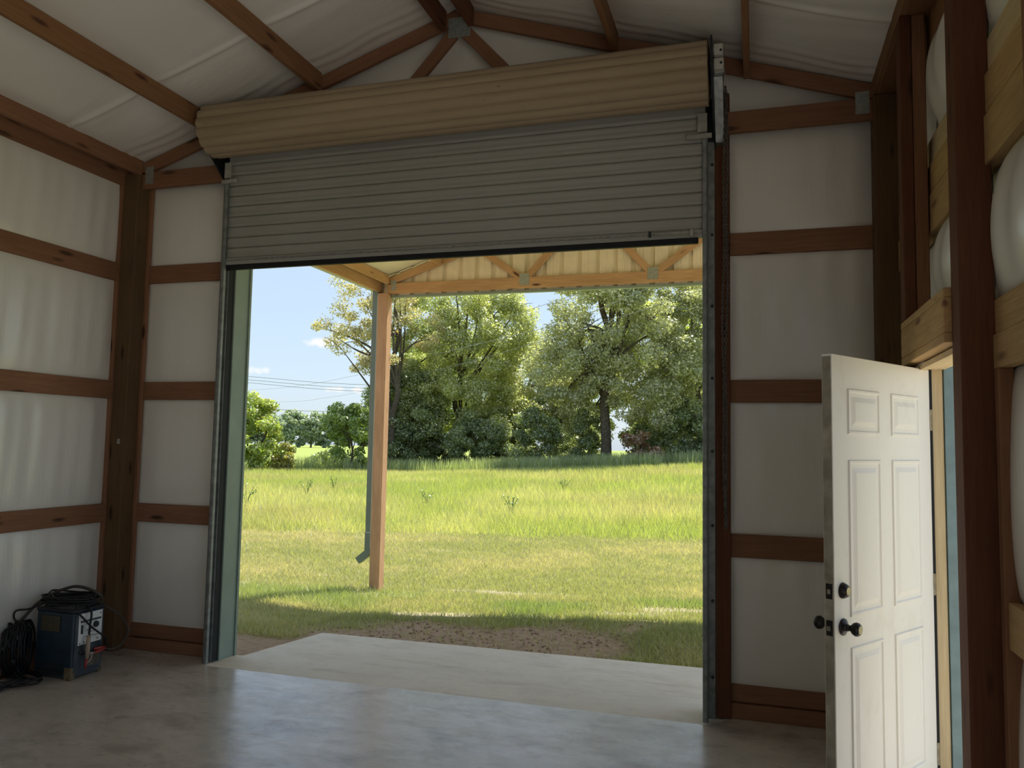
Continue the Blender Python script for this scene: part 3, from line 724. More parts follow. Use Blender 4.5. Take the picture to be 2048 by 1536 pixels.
def panel(x0, x1, z0, z1):
    prof = [(0, .0), (.004, .006), (.012, .006), (.018, .0012), (.030, .0012), (.034, .0012), (.055, .0075), (.060, .0075)]
    for face, s in ((0.0, 1), (-DT, -1)):
        bm = bmesh.new(); R = []
        for i, h in prof:
            y = face+s*h
            R.append([bm.verts.new(p) for p in ((x0+i, y, z0+i), (x1-i, y, z0+i), (x1-i, y, z1-i), (x0+i, y, z1-i))])
        for A, B in zip(R, R[1:]):
            for k in range(4): bm.faces.new((A[k], A[(k+1) % 4], B[(k+1) % 4], B[k]))
        bm.faces.new(R[-1]); bmesh.ops.recalc_face_normals(bm, faces=bm.faces[:])
        dpart('raised_panel', bm_mesh('raised_panel', bm), M['door'])
for xa, xb in ((.125, .405), (.512, .792)):
    panel(xa, xb, 1.705, 1.895); panel(xa, xb, .965, 1.600); panel(xa, xb, .235, .845)
def dl(name, prof, x, z, side, mat, seg=24, parent=None):
    o = lathe(name, prof, (0, 0, 0), (0, side, 0), mat, parent or d1, seg)
    o.matrix_basis = DM @ Matrix.Translation((x, 0 if side > 0 else -DT, z)); return o
KX = DW-.062
for s in (1, -1):
    k = dl('door_knob', [(0, .033), (.006, .033), (.010, .026), (.014, .016), (.032, .011), (.036, .014), (.044, .023), (.054, .0275), (.064, .026), (.070, .021), (.072, .019)], KX, .935, s, M['bronze'])
    f = dl('knob_face', [(.0715, .017), (.0735, .016)], KX, .935, s, M['brass'], 16, k)
db = dl('deadbolt', [(0, .032), (.004, .032), (.018, .026), (.024, .021), (.025, .019)], KX, 1.078, 1, M['bronze'])
dl('deadbolt_face', [(.0245, .017), (.027, .016)], KX, 1.078, 1, M['brass'], 16, db)
dl('deadbolt_turn', [(0, .030), (.008, .028), (.012, .010), (.03, .008)], KX, 1.078, -1, M['bronze'])
for z, c in ((.935, 'latch'), (1.078, 'bolt')):
    bm = bmesh.new(); bm_box(bm, (DW+.001, -DT/2-.012, z-.03), (DW+.004, -DT/2+.014, z+.03)); bmesh.ops.recalc_face_normals(bm, faces=bm.faces[:])
    lp = dpart('latch_plate', bm_mesh('latch_plate', bm), M['bronze'])
    bm = bmesh.new(); bm_box(bm, (DW+.003, -DT/2-.006, z-.010), (DW+(.012 if c == 'latch' else .006), -DT/2+.007, z+.008)); bmesh.ops.recalc_face_normals(bm, faces=bm.faces[:])
    dpart('latch_tongue', bm_mesh('latch_tongue', bm), M['brass'], parent=lp)
for z in (.25, 1.02, 1.79):
    bm = bmesh.new(); bm_box(bm, (-.012, -.004, z-.05), (.004, .008, z+.05)); bmesh.ops.recalc_face_normals(bm, faces=bm.faces[:]); dpart('hinge', bm_mesh('hinge', bm), M['brass'])

# ---- welding machine in the left corner
WX0, WX1, WY0, WY1, WH = -4.775, -4.45, 4.37, 4.635, .47
wm = root('welding_machine', ((WX0+WX1)/2, (WY0+WY1)/2, 0), 'dark blue arc welding machine draped with black cables', 'welder')
box('case', (WX0, WY0, .05), (WX1, WY1, WH-.02), M['welder_blue'], wm, .010)
box('base', (WX0+.005, WY0+.005, .012), (WX1-.005, WY1-.005, .052), M['welder_grey'], wm, .004)
box('lid', (WX0-.004, WY0-.004, WH-.025), (WX1+.004, WY1+.004, WH), M['blacksteel'], wm, .008)
box('front_panel', (WX1, WY0+.012, .05), (WX1+.006, WY1-.012, WH-.03), M['welder_grey'], wm, .002)
fp = box('face_plate', (WX1+.006, WY0+.035, .225), (WX1+.010, WY1-.028, .435), M['welder_face'], wm, .001)
box('face_strip', (WX1+.010, WY0+.05, .375), (WX1+.013, WY1-.04, .388), M['welder_grey'], fp)
lathe('dial', [(0, .022), (.012, .020), (.014, .012)], (WX1+.010, WY1-.085, .345), (1, 0, 0), M['blacksteel'], wm)
box('lever', (WX1+.010, WY0+.055, .30), (WX1+.022, WY0+.064, .36), M['blacksteel'], wm, .002)
for yy, zz, w in ((.10, .315, .05), (.14, .30, .035), (.09, .275, .07), (.16, .27, .05)):
    box('print_line', (WX1+.0098, WY0+yy, zz), (WX1+.0108, WY0+yy+w, zz+.004), M['vent'], fp)
for yy, zz in ((.05, .235), (.085, .24), (.20, .245), (.22, .415)): lathe('screw', [(0, .005), (.003, .004)], (WX1+.010, WY0+yy, zz), (1, 0, 0), M['vent'], wm, 8)
for yy, zz in ((.06, .175), (.09, .165), (.19, .17)): lathe('socket', [(0, .013), (.008, .012), (.010, .006)], (WX1+.006, WY0+yy, zz), (1, 0, 0), M['vent'], wm, 12)
for i in range(5): box('lower_vent', (WX1+.004, WY0+.12, .072+i*.014), (WX1+.009, WY1-.03, .080+i*.014), M['rust'], wm)
vp = box('vent_frame', (WX0+.045, WY0-.004, .315), (WX0+.215, WY0+.001, .425), M['vent'], wm, .001)
for i in range(8): box('louver', (WX0+.05, WY0-.009, .321+i*.0128), (WX0+.21, WY0-.002, .327+i*.0128), M['rust'], vp)
for i in range(6): box('base_louver', (WX0+.03, WY0-.006, .03+i*.015), (WX1-.07, WY0+.001, .036+i*.015), M['vent'], wm)
box('corner_foot', (WX1-.055, WY0-.008, .0), (WX1+.004, WY0+.03, .085), M['rust'], wm, .003)
box('corner_foot', (WX0, WY1-.03, .0), (WX0+.05, WY1, .03), M['rust'], wm, .003)
box('corner_foot', (WX0, WY0, .0), (WX0+.05, WY0+.03, .03), M['rust'], wm, .003)
box('corner_foot', (WX1-.05, WY1-.03, .0), (WX1, WY1, .03), M['rust'], wm, .003)
rnd = random.Random(3)
def loops(cx, cy, cz, rx, ry, n, rise, jitter, tilt=0.0, start=0.0):
    pts = []
    for i in range(int(n*10)):
        t = start+2*math.pi*i/10; f = 1+rnd.uniform(-jitter, jitter)
        x = rx*f*math.cos(t); y = ry*f*math.sin(t)
        pts.append((cx+x, cy+y, cz+rise*i/(n*10)+tilt*x+rnd.uniform(-.006, .012)))
    return pts
wcx, wcy = (WX0+WX1)/2, (WY0+WY1)/2
# electrode lead: coils on the lid, a high arch, down the front to the holder
ec = root('electrode_cable', (wcx, wcy, WH), 'black electrode cable coiled on the welder with a tan holder hanging in front', 'cable')
p = loops(wcx, wcy, WH+.012, .16, .13, 5, .055, .2)
p += [(wcx+.10, wcy+.05, WH+.06), (wcx+.15, wcy-.02, WH+.03), (WX1+.035, wcy-.02, WH-.03), (WX1+.040, wcy-.03, .36), (WX1+.040, wcy-.035, .29)]
tubes('cable', [(smooth_path(p, 5), .0075, False)], M['cable'], ec)
hp = (WX1+.040, wcy-.037, .285)
tubes('holder_handle', [([hp, (hp[0], hp[1]-.004, .20), (hp[0]+.002, hp[1]-.010, .13)], [.013, .015, .012], False)], M['tan'], ec, 10)
tubes('holder_jaw', [([(hp[0]+.002, hp[1]-.010, .135), (hp[0]+.002, hp[1]-.016, .10), (hp[0]+.004, hp[1]-.018, .065)], [.010, .009, .006], False)], M['red'], ec, 8)
tubes('holder_lever', [(smooth_path([(hp[0], hp[1]+.004, .17), (hp[0]+.004, hp[1]+.032, .155), (hp[0]+.004, hp[1]+.02, .12), (hp[0]+.002, hp[1]-.005, .10)], 5), .005, False)], M['tan'], ec, 6)
# ground lead with red clamp
gc = root('ground_cable', (wcx, wcy, WH), 'black ground cable ending in a red handled clamp on the welder front', 'cable')
p = loops(wcx-.02, wcy, WH+.03, .18, .14, 4, .05, .2, start=1.0)
p += [(WX1-.02, WY0+.03, WH+.02), (WX1+.03, WY0+.06, WH-.07), (WX1+.05, WY0+.12, .33), (WX1+.055, WY0+.22, .25), (WX1+.045, WY1-.02, .20), (WX1+.03, WY1-.02, .165)]
tubes('cable', [(smooth_path(p, 5), .007, False)], M['cable'], gc)
p = [(WX1+.03, WY1-.02, .165), (WX1+.05, WY1+.04, .145), (WX1+.06, WY1+.12, .17), (WX1+.06, WY1+.17, .25), (WX1+.03, WY1+.12, .36), (WX1+.01, WY1+.03, .43), (WX1-.04, WY1-.03, WH+.02)]
tubes('cable', [(smooth_path(p, 6), .0065, False)], M['cable_grey'], gc)
for dz, dy in ((.0, 0), (.026, .005)):
    tubes('clamp_handle', [([(WX1+.035, WY1-.115, .155+dz), (WX1+.04, WY1-.07, .158+dz*.8), (WX1+.035, WY1-.015, .165+dz*.4)], [.009, .010, .008], False)], M['red'], gc, 8)
tubes('clamp_jaw', [([(WX1+.035, WY1-.115, .16), (WX1+.034, WY1-.15, .15)], [.010, .006], False)], M['galv'], gc, 8)
# high stiff arch of grey hose over the lid down to the floor on the left
hs = root('grey_hose', (WX0-.25, WY0-.2, 0), 'thick dusty grey hose arching over the welder down to the floor', 'hose')
p = [(WX1-.01, WY1-.02, WH+.02), (WX1+.0, WY1-.06, WH+.075), (wcx+.06, wcy+.02, WH+.125), (wcx-.06, wcy, WH+.11), (WX0-.02, WY0+.04, WH+.03), (WX0-.10, WY0-.08, .33), (WX0-.10, WY0-.26, .14), (WX0-.08, WY0-.46, .02), (WX0-.05, WY0-.75, .012)]
tubes('hose', [(smooth_path(p, 8), .011, False)], M['cable_grey'], hs, 8)
# power cord: bundle hanging on the left side and pile on the floor
p = []
for i in range(11):
    cx_ = WX0-.045-.025*(i % 4); y_ = WY0-.03-.025*(i % 4)
    for k in range(10):
        t = 2*math.pi*k/10+math.pi/2
        p.append((cx_+.035*math.cos(t)*(1+.3*(i % 2))+rnd.uniform(-.008, .008), y_-.06*math.cos(t)*(.8+.1*i), .20+(.155+.012*(i % 3))*math.sin(t)))
p += [(WX0-.02, WY0-.10, .05)]
p += loops(WX0+.02, WY0-.16, .014, .19, .13, 2.5, .03, .10, start=.6)
p += loops(WX0-.06, WY0-.26, .012, .17, .15, 4.5, .05, .22, start=2)
pc = tubes('power_cord', [(smooth_path(p, 4), .0075, False)], M['cable'], wm)
pc['label'] = 'black power cord bundled beside the case and looped on the floor'
p = [(WX0+.04, WY0+.05, WH+.03), (WX0-.03, WY0-.03, WH-.01), (WX0-.075, WY0-.10, WH-.015), (WX0-.085, WY0-.10, WH-.07), (WX0-.05, WY0-.05, WH-.12), (WX0-.02, WY0-.02, WH-.13), (WX0-.04, WY0-.04, .30)]
tubes('cord_loop', [(smooth_path(p, 6), .007, False)], M['cable'], pc)
box('cord_tag', (WX0-.06, WY0-.115, .27), (WX0-.03, WY0-.112, .32), M['welder_face'], pc)
lathe('plug', [(0, .016), (.03, .02), (.05, .018), (.055, .006)], (WX0-.03, WY0-.14, .10), (.3, -.2, .8), M['cable'], pc, 12)

# ------------------------------------------------------------------ outdoors: terrain
def sstep(a, b, x): t = np.clip((x-a)/(b-a), 0, 1); return t*t*(3-2*t)
def vnoise(x, y, s, seed):
    """smooth value noise"""
    r = np.random.default_rng(seed).random((256, 256)); gx, gy = x/s, y/s
    ix, iy = np.floor(gx).astype(int), np.floor(gy).astype(int); fx, fy = gx-ix, gy-iy
    fx, fy = fx*fx*(3-2*fx), fy*fy*(3-2*fy); g = lambda a, b: r[a % 256, b % 256]
    return (g(ix, iy)*(1-fx)+g(ix+1, iy)*fx)*(1-fy)+(g(ix, iy+1)*(1-fx)+g(ix+1, iy+1)*fx)*fy
def fbm(x, y, s, seed): return .5*vnoise(x, y, s, seed)+.3*vnoise(x, y, s*.45, seed+1)+.2*vnoise(x, y, s*.2, seed+2)
SANDS = [(-4.55, 9.30, .75, .22), (-3.85, 10.0, .55, .15), (-5.71, 14.4, .5, .3), (-5.4, 14.2, .35, .2), (-5.82, 12.9, .35, .2), (-2.26, 8.0, .45, .22), (-1.3, 8.4, .7, .28),
         (-.67, 8.9, .8, .25), (-6.62, 9.42, .22, .3), (-2.9, 9.9, .9, .2), (-3.3, 7.9, .6, .2), (-6.2, 10.6, .25, .12)]
def terrain_z(x, y):
    z = np.interp(y, [6.2, 9.65, 14, 20, 60], [-.065, -.27, -.42, -.5, -.5])
    z = z+.045*np.clip(x+3.4, -1, 3.4)*sstep(6.4, 7.6, y)*(1-sstep(9, 13, y))
    z = z+sstep(20, 60, y)*np.clip((x+20)*.06, -.15, 1.3)
    z = z+.05*(fbm(x, y, 1.3, 5)-.5)*sstep(6.4, 7.5, y)
    rut = .06*(fbm(x, y, .35, 31)-.5)*sstep(6.35, 6.8, y)*(1-sstep(7.6, 8.2, y))
    return z+rut
def field_masks(x, y):
    wob = (fbm(x, y, .8, 41)-.5)
    dirt = sstep(6.2, 6.4, y+wob*.3)*(1-sstep(7.2, 7.75, y+wob*1.3))*sstep(-4.05, -3.4, x+wob*1.2)*(1-sstep(-1.3, -.8, x+wob*1.4))
    dirt = np.maximum(dirt, (1-sstep(6.0, 6.45, y+wob*.5))*(x < -3.0))
    sand = np.zeros_like(x)
    for sx, sy, rx, ry in SANDS:
        sand = np.maximum(sand, np.clip(1.6-1.6*np.hypot((x-sx)/rx, (y-sy)/ry)+2.2*wob, 0, 1))
    dry = .15+.6*sstep(.36, .74, .6*fbm(x, y, 2.6, 51)+.4*fbm(x, y, .55, 61))
    mow = sstep(-.6, .6, (y-(17.2+.33*(x+7)))+wob*1.6)   # 0 mown, 1 tall meadow
    return dirt, sand, dry, mow
def axis(a, b, fine0, fine1, fine, grow=1.16):
    v = list(np.arange(fine0, fine1, fine)); s = fine; q = v[-1]
    while q < b: s *= grow; q += s; v.append(q)
    s = fine; q = v[0]
    while q > a: s *= grow; q -= s; v.insert(0, q)
    return np.array(v)
gx = axis(-420, 300, -9, 1.5, .11); gy = axis(-120, 420, 5.3, 15, .11)
GX, GY = np.meshgrid(gx, gy); fxv, fyv = GX.ravel(), GY.ravel()
zz = terrain_z(fxv, fyv); dirt, sand, dry, mow = field_masks(fxv, fyv)
def lerp(a, b, t): return np.asarray(a)*(1-t[:, None])+np.asarray(b)*t[:, None]
c = lerp((.25, .265, .11), (.40, .335, .18), dry)
c = lerp(c, np.array((.27, .34, .085)), mow*.9)
c = lerp(c, np.array((.47, .345, .245)), dirt)
c = lerp(c, np.array((.50, .42, .32)), sand*.7)
c = lerp(c, np.array((.60, .56, .49)), sstep(.6, 1.0, fxv)*(1-sstep(4.6, 5.6, fyv))*(1-sstep(14, 18, fxv)))  # unseen pale ground on the right, added to bounce light indoors
nx, ny = len(gx), len(gy)
idx = np.arange(nx*ny).reshape(ny, nx)
F = np.stack([idx[:-1, :-1].ravel(), idx[:-1, 1:].ravel(), idx[1:, 1:].ravel(), idx[1:, :-1].ravel()], 1)
gnd = obj('ground', np_mesh('ground', np.stack([fxv, fyv, zz], 1), F, c), M['ground'], None, smooth=True)
tag(gnd, 'grassy field with dry patches and bare dirt by the slab', 'ground', kind='structure')

def blades(name, x, y, h, w, lean, col, tip=1.15):
    n = len(x); z = terrain_z(x, y); a = RNG.uniform(0, 2*math.pi, n); b = RNG.uniform(0, 2*math.pi, n)
    V = np.zeros((n, 3, 3), np.float32); ca, sa = np.cos(a)*w/2, np.sin(a)*w/2
    V[:, 0] = np.stack([x-ca, y-sa, z-.01], 1); V[:, 1] = np.stack([x+ca, y+sa, z-.01], 1)
    V[:, 2] = np.stack([x+np.cos(b)*h*lean, y+np.sin(b)*h*lean, z+h], 1)
    C = np.repeat(col[:, None, :], 3, 1); C[:, 2] *= tip
    return obj(name, np_mesh(name, V.reshape(-1, 3), np.arange(n*3).reshape(n, 3), C.reshape(-1, 3)), M['grass'])
def scatter_fan(n, y0, y1, power=1.0):
    """points over the field seen from the doorway, with a margin to both sides"""
    u = RNG.random(n); y = y0+(y1-y0)*u**power
    k = RNG.uniform(-1.02, .10, n); return k*y+RNG.uniform(-.3, .3, n), y
# mown lawn
x, y = scatter_fan(460000, 6.1, 22, 1.15)
dirt, sand, dry, mow = field_masks(x, y)
inap = (x > -3.85) & (y < 6.5)
keep = (RNG.random(len(x)) > np.maximum(dirt*.95, sand*.75)) & (mow < RNG.random(len(x))) & ~inap
x, y, dry = x[keep], y[keep], dry[keep]
lush = sstep(.45, .75, fbm(x, y, 1.2, 71))*(y < 9.5)
t = np.clip(dry+RNG.normal(0, .25, len(x)), 0, 1)
col = lerp((.31, .33, .13), (.57, .495, .30), t); col = lerp(col, np.array((.19, .32, .06)), lush*.5)*RNG.uniform(.75, 1.2, len(x))[:, None]
h = RNG.uniform(.025, .07, len(x))*(1+.7*lush)*np.where(y > 12, 1.25, 1); w = .004+.0006*y
tag(blades('lawn_grass', x, y, h, w, RNG.uniform(.2, 1.1, len(x)), col), 'short patchy mown grass between the slab and the meadow', 'grass', kind='stuff')
# tall meadow
x, y = scatter_fan(330000, 13.5, 64, 1.25)
dirt, sand, dry, mow = field_masks(x, y); keep = mow > RNG.random(len(x)); x, y = x[keep], y[keep]
pat = fbm(x, y, 4.0, 81); seed = sstep(.55, .75, fbm(x, y, 6.0, 91))
col = lerp((.39, .43, .125), (.56, .525, .255), np.clip(sstep(.4, .68, pat)+RNG.normal(0, .2, len(x)), 0, 1))
col = lerp(col, np.array((.50, .42, .24)), seed*.5)*RNG.uniform(.75, 1.2, len(x))[:, None]
edge = sstep(0, 4, y-(17.2+.33*(x+7)))
h = RNG.uniform(.16, .48, len(x))*(.55+.45*edge); w = .006+.00075*y
tag(blades('meadow_grass', x, y, h, w, RNG.uniform(.1, .8, len(x)), col), 'tall bright yellow green meadow grass beyond the mown strip', 'grass', kind='stuff')
# soil clods by the slab
n = 700; x = RNG.uniform(-3.9, -.6, n); y = RNG.uniform(6.4, 7.7, n); dirt = field_masks(x, y)[0]; k = RNG.random(n) < dirt; x, y = x[k], y[k]; n = len(x)
base = np.array([(1, 0, 0), (-1, 0, 0), (0, 1, 0), (0, -1, 0), (0, 0, 1), (0, 0, -1)], float)
tri = np.array([(0, 2, 4), (2, 1, 4), (1, 3, 4), (3, 0, 4), (2, 0, 5), (1, 2, 5), (3, 1, 5), (0, 3, 5)])
r = RNG.uniform(.005, .020, n); V = base[None]*r[:, None, None]*RNG.uniform(.6, 1.3, (n, 6, 3)); V[:, :, 2] *= .7
V += np.stack([x, y, terrain_z(x, y)+.004], 1)[:, None]
F = (tri[None]+6*np.arange(n)[:, None, None]).reshape(-1, 3)
tag(obj('soil_clods', np_mesh('soil_clods', V.reshape(-1, 3), F), M['clod']), 'loose brown soil crumbs along the slab edge', 'soil', kind='stuff')

# ------------------------------------------------------------------ outdoors: plants
def leaf_cloud(name, centers, radii, n_per, size, cols, parent, seed, flat=.75, shell=.45, droop=.3):
    R = np.random.default_rng(seed); C = np.repeat(np.asarray(centers, float), n_per, 0); rad = np.repeat(np.asarray(radii, float), n_per)
    n = len(C); d = R.normal(size=(n, 3)); d /= np.linalg.norm(d, axis=1)[:, None]
    rr = rad*(shell+(1-shell)*R.random(n))**1.0*np.where(R.random(n) < .15, 1.25, 1.0)
    P = C+d*rr[:, None]*np.array((1, 1, flat))
    nrm = d*.7+R.normal(size=(n, 3))*.7+np.array((0, 0, .5)); nrm /= np.linalg.norm(nrm, axis=1)[:, None]
    ax = np.cross(nrm, R.normal(size=(n, 3))); ax /= np.linalg.norm(ax, axis=1)[:, None]; ax[:, 2] -= droop; ax /= np.linalg.norm(ax, axis=1)[:, None]
    sd = np.cross(nrm, ax); s = size*R.uniform(.55, 1.4, n)[:, None]
    V = np.stack([P-ax*s*.5, P+sd*s*.33+nrm*s*.06, P+ax*s*.55, P-sd*s*.33+nrm*s*.06], 1)
    bt = np.repeat(R.random(len(centers)), n_per)
    t = np.clip(.6*bt+.4*R.random(n)+R.normal(0, .12, n), 0, 1)
    col = lerp(cols[0], cols[1], t)*R.uniform(.6, 1.25, n)[:, None]
    if len(cols) > 2:
        q = R.random(n) < .08; col[q] = np.array(cols[2])*R.uniform(.8, 1.15, (q.sum(), 1))
    return obj(name, np_mesh(name, V.reshape(-1, 3), np.arange(n*4).reshape(n, 4), np.repeat(col, 4, 0)), M['leaf'], parent)
def plant(name, label, cat, base, trunk_h, trunk_r, ells, n_per, size, cols, seed, group=None, branches=10, blob=(.5, 1.1), bare=0, flat=.75, shell=.45):
    """ells: crown ellipsoids ((dx, dy, z), (rx, ry, rz), number of leaf clumps), relative to the base"""
    R = random.Random(seed); bx, by = base; bz = float(terrain_z(np.array([bx]), np.array([by]))[0])
    t = root(name, (bx, by, bz), label, cat, group)
    cen, rad = [], []
    for (dx, dy, z), (rx, ry, rz), k in ells:
        for i in range(k):
            while True:
                q = [R.uniform(-1, 1) for _ in range(3)]; l = math.sqrt(sum(a*a for a in q))
                if .35 < l < 1: break
            cen.append((bx+dx+rx*q[0], by+dy+ry*q[1], bz+z+rz*q[2])); rad.append(R.uniform(*blob))
    if trunk_h > 0:
        tp = [(bx+R.uniform(-.12, .12)*i*trunk_r*4, by+R.uniform(-.1, .1)*i*trunk_r*4, bz-.2+(trunk_h+.2)*i/6) for i in range(7)]
        tubes('trunk', [(smooth_path(tp, 4), list(np.linspace(trunk_r, trunk_r*.35, 25)), False)], M['bark'], t, 8)
        for i in range(branches):
            c = Vector(cen[(i*7) % len(cen)]); k = R.uniform(.35, .95); a = Vector(tp[min(6, int(k*6))])
            mid = (a+c)/2+Vector((R.uniform(-.5, .5), R.uniform(-.5, .5), R.uniform(-.2, .7)))
            pa = smooth_path([a, mid, c], 5)
            ps = [(pa, list(np.linspace(trunk_r*.36, trunk_r*.06, len(pa))), False)]
            for m in range(3):
                s = pa[R.randint(4, len(pa)-1)]; e = s+Vector((R.uniform(-1, 1), R.uniform(-1, 1), R.uniform(-.4, .8)))*trunk_r*3.5
                ps.append((smooth_path([s, (s+e)/2+Vector((0, 0, .1)), e], 3), list(np.linspace(trunk_r*.1, trunk_r*.03, 7)), False))
            tubes('branch', ps, M['bark'], t, 6)
    leaf_cloud('foliage', cen, rad, n_per, size, cols, t, seed, flat, shell)
    return t
GREEN = [(.36, .40, .20), (.70, .72, .38), (.80, .79, .60)]  # GREEN and OLIVE lightened, painting haze into the leaf colour
OLIVE = [(.38, .40, .27), (.70, .70, .50), (.82, .80, .70)]
DARK = [(.19, .25, .13), (.42, .48, .25), (.58, .60, .40)]
YELLOW = [(.56, .64, .12), (.80, .84, .24), (.82, .80, .32)]
BROWNISH = [(.48, .44, .29), (.72, .64, .43), (.55, .38, .23)]
DEAD = [(.34, .20, .13), (.52, .34, .25), (.60, .47, .38)]
FAR = [(.33, .42, .38), (.48, .55, .46), (.52, .58, .50)]  # pale bluish leaves carry the distance haze in their colour
TG = 'trees along the far edge of the meadow'
plant('tree', 'broad green tree left of centre behind the meadow', 'tree', (-24.2, 62), 12, .34, [((0, 0, 11.5), (6.4, 4, 6.5), 150), ((-.5, -1, 4.8), (6.2, 3.5, 3.4), 80), ((5.0, 0, 12.0), (1.8, 2, 2.4), 16)], 450, 0.18, GREEN, 101, TG, 16, (.6, 1.25))
plant('tree', 'tall oak with bronze sparse leaves reaching left past the porch post', 'tree', (-27.6, 57), 13, .36, [((.8, 0, 12.5), (3.4, 3, 4.5), 42), ((-4.8, 0, 11.6), (2.4, 1.6, 1.6), 16), ((-3.6, 0, 9.0), (1.8, 1.5, 1.3), 9), ((-2.4, 0, 14.6), (4.0, 2, 1.5), 20)], 225, 0.16, BROWNISH, 102, TG, 18, (.45, .9))
plant('tree', 'large grey green tree with thick dark trunk right of centre', 'tree', (-10.6, 58), 15, .42, [((.8, 0, 13.0), (5.4, 4, 5.5), 110), ((-3.0, -.5, 7.6), (2.9, 2, 3.6), 44), ((3.6, 0, 7.0), (3.8, 3, 4.0), 60), ((0, .5, 7.5), (2.5, 2, 3.0), 20)], 435, 0.18, OLIVE, 103, TG, 20, (.6, 1.2))
plant('tree', 'sunny yellow green tree showing through on the right', 'tree', (-8.0, 70), 10, .28, [((0, 0, 11.2), (4.2, 3, 3.2), 60)], 420, 0.22, YELLOW, 104, TG, 8, (.7, 1.3))
plant('tree', 'mid green tree filling the gap between the two largest trees', 'tree', (-19.0, 68), 9, .28, [((0, 0, 7.2), (5.4, 3.5, 5.0), 110)], 435, 0.19, OLIVE, 105, TG, 10, (.7, 1.3))
plant('tree', 'bushy green tree at the right edge of the doorway view', 'tree', (-4.0, 61), 11, .26, [((0, 0, 9.5), (3.8, 3, 6.5), 100)], 435, 0.19, OLIVE, 106, TG, 9, (.6, 1.2))
plant('tree', 'dark leafy tree low behind the porch post', 'tree', (-27.8, 60), 5, .22, [((0, 0, 4.6), (3.4, 3, 4.2), 90)], 435, 0.18, DARK, 107, TG, 8)
plant('tree', 'leafy tree half hidden by the right door track', 'tree', (3.5, 60), 10, .3, [((0, 0, 8.5), (5, 4, 6.5), 110)], 330, .24, GREEN, 108, TG, 8, (.6, 1.2))
plant('tree', 'broad tree hidden behind the right bay of the front wall', 'tree', (12.5, 61), 10, .3, [((0, 0, 7.5), (5, 4, 6.5), 90)], 300, .26, OLIVE, 114, TG, 8, (.6, 1.3))
plant('tree', 'tall green crown rising behind the broad left tree', 'tree', (-30.0, 74), 12, .3, [((0, 0, 9.0), (4.8, 3, 5.0), 70)], 390, 0.22, GREEN, 109, TG, 8, (.7, 1.3))
plant('tree', 'slender pale green tree behind the big dark trunk', 'tree', (-13.4, 66), 9, .24, [((0, 0, 7.0), (3.2, 3, 5.0), 70)], 420, 0.19, GREEN, 110, TG, 8, (.6, 1.2))
plant('tree', 'low dense tree behind the dead brown bush', 'tree', (-7.0, 65), 5, .2, [((0, 0, 4.2), (3.8, 2.5, 4.2), 80)], 380, .19, OLIVE, 111, TG, 6, (.6, 1.1))
plant('tree', 'low dense tree left of the thick dark trunk', 'tree', (-15.5, 64), 5, .2, [((0, 0, 4.0), (3.8, 2.5, 4.0), 80)], 380, .19, OLIVE, 112, TG, 6, (.6, 1.1))
plant('tree', 'low dense tree at the middle of the wood edge', 'tree', (-20.5, 63), 5, .2, [((0, 0, 3.8), (3.4, 2.5, 3.8), 70)], 380, .19, GREEN, 113, TG, 6, (.6, 1.1))
SG = 'dark shrubs under the trees'
labs = ['dark shrub beside the porch post at the wood edge', 'dark shrub second from the porch post', 'dark shrub third from the porch post', 'dark shrub under the broad left tree', 'dark shrub at the middle of the wood edge',
        'dark shrub left of the big trunk', 'dark shrub at the foot of the big trunk', 'dark shrub right of the dead brown bush', 'dark shrub near the right door track', 'dark shrub behind the right door track']
for i, k in enumerate((-.485, -.445, -.405, -.365, -.32, -.275, -.215, -.12, -.085, -.045)):
    yy = 57.5+((i*37) % 5)*.7; hgt = 3.6+((i*53) % 7)*.28
    plant('shrub', labs[i], 'shrub', (k*yy, yy), 1.6, .09, [((0, 0, hgt*.50), (1.9, 1.5, hgt*.50), 34)], 390, 0.17, DARK, 200+i, SG, 4, (.4, .75))
plant('shrub', 'dead reddish brown bush among the green shrubs', 'shrub', (-7.9, 56), 1.4, .08, [((0, 0, 1.5), (1.6, 1.2, 1.3), 16)], 150, .22, DEAD, 220, None, 7, (.35, .6))
plant('shrub', 'big yellow green bush at the left of the opening', 'shrub', (-33.2, 48), 3.2, .14, [((-.6, 0, 2.3), (2.2, 2, 2.0), 44), ((-.9, 0, 4.2), (1.5, 1.4, 1.2), 16)], 260, .21, [(.27, .36, .08), (.58, .66, .18), (.6, .52, .2)], 221, None, 6, (.4, .75))
plant('shrub', 'small golden bush beside the big yellow green bush', 'shrub', (-31.9, 48.6), 1.0, .06, [((0, 0, 1.1), (.8, .8, 1.0), 12)], 150, .17, [(.30, .30, .05), (.52, .46, .12)], 222, None, 3, (.3, .5))
plant('shrub', 'feathery green small tree just left of the porch post', 'shrub', (-28.9, 53), 3.4, .12, [((.3, 0, 2.7), (2.4, 1.6, 2.2), 44), ((-1.0, 0, 4.0), (1.6, 1, 1.1), 14)], 190, .20, [(.20, .30, .07), (.42, .52, .15)], 223, None, 9, (.35, .65))
plant('shrub', 'low grey green bush in the gap toward the far field', 'shrub', (-33.0, 58), .7, .05, [((0, 0, .9), (1.6, 1, .7), 14)], 140, .18, [(.16, .22, .07), (.30, .36, .12)], 224, None, 3, (.3, .55))
plant('shrub', 'low bush between the far field and the feathery tree', 'shrub', (-35.6, 60), .7, .05, [((0, 0, .8), (1.2, 1, .7), 10)], 140, .18, [(.14, .20, .06), (.28, .36, .10)], 225, None, 3, (.3, .5))
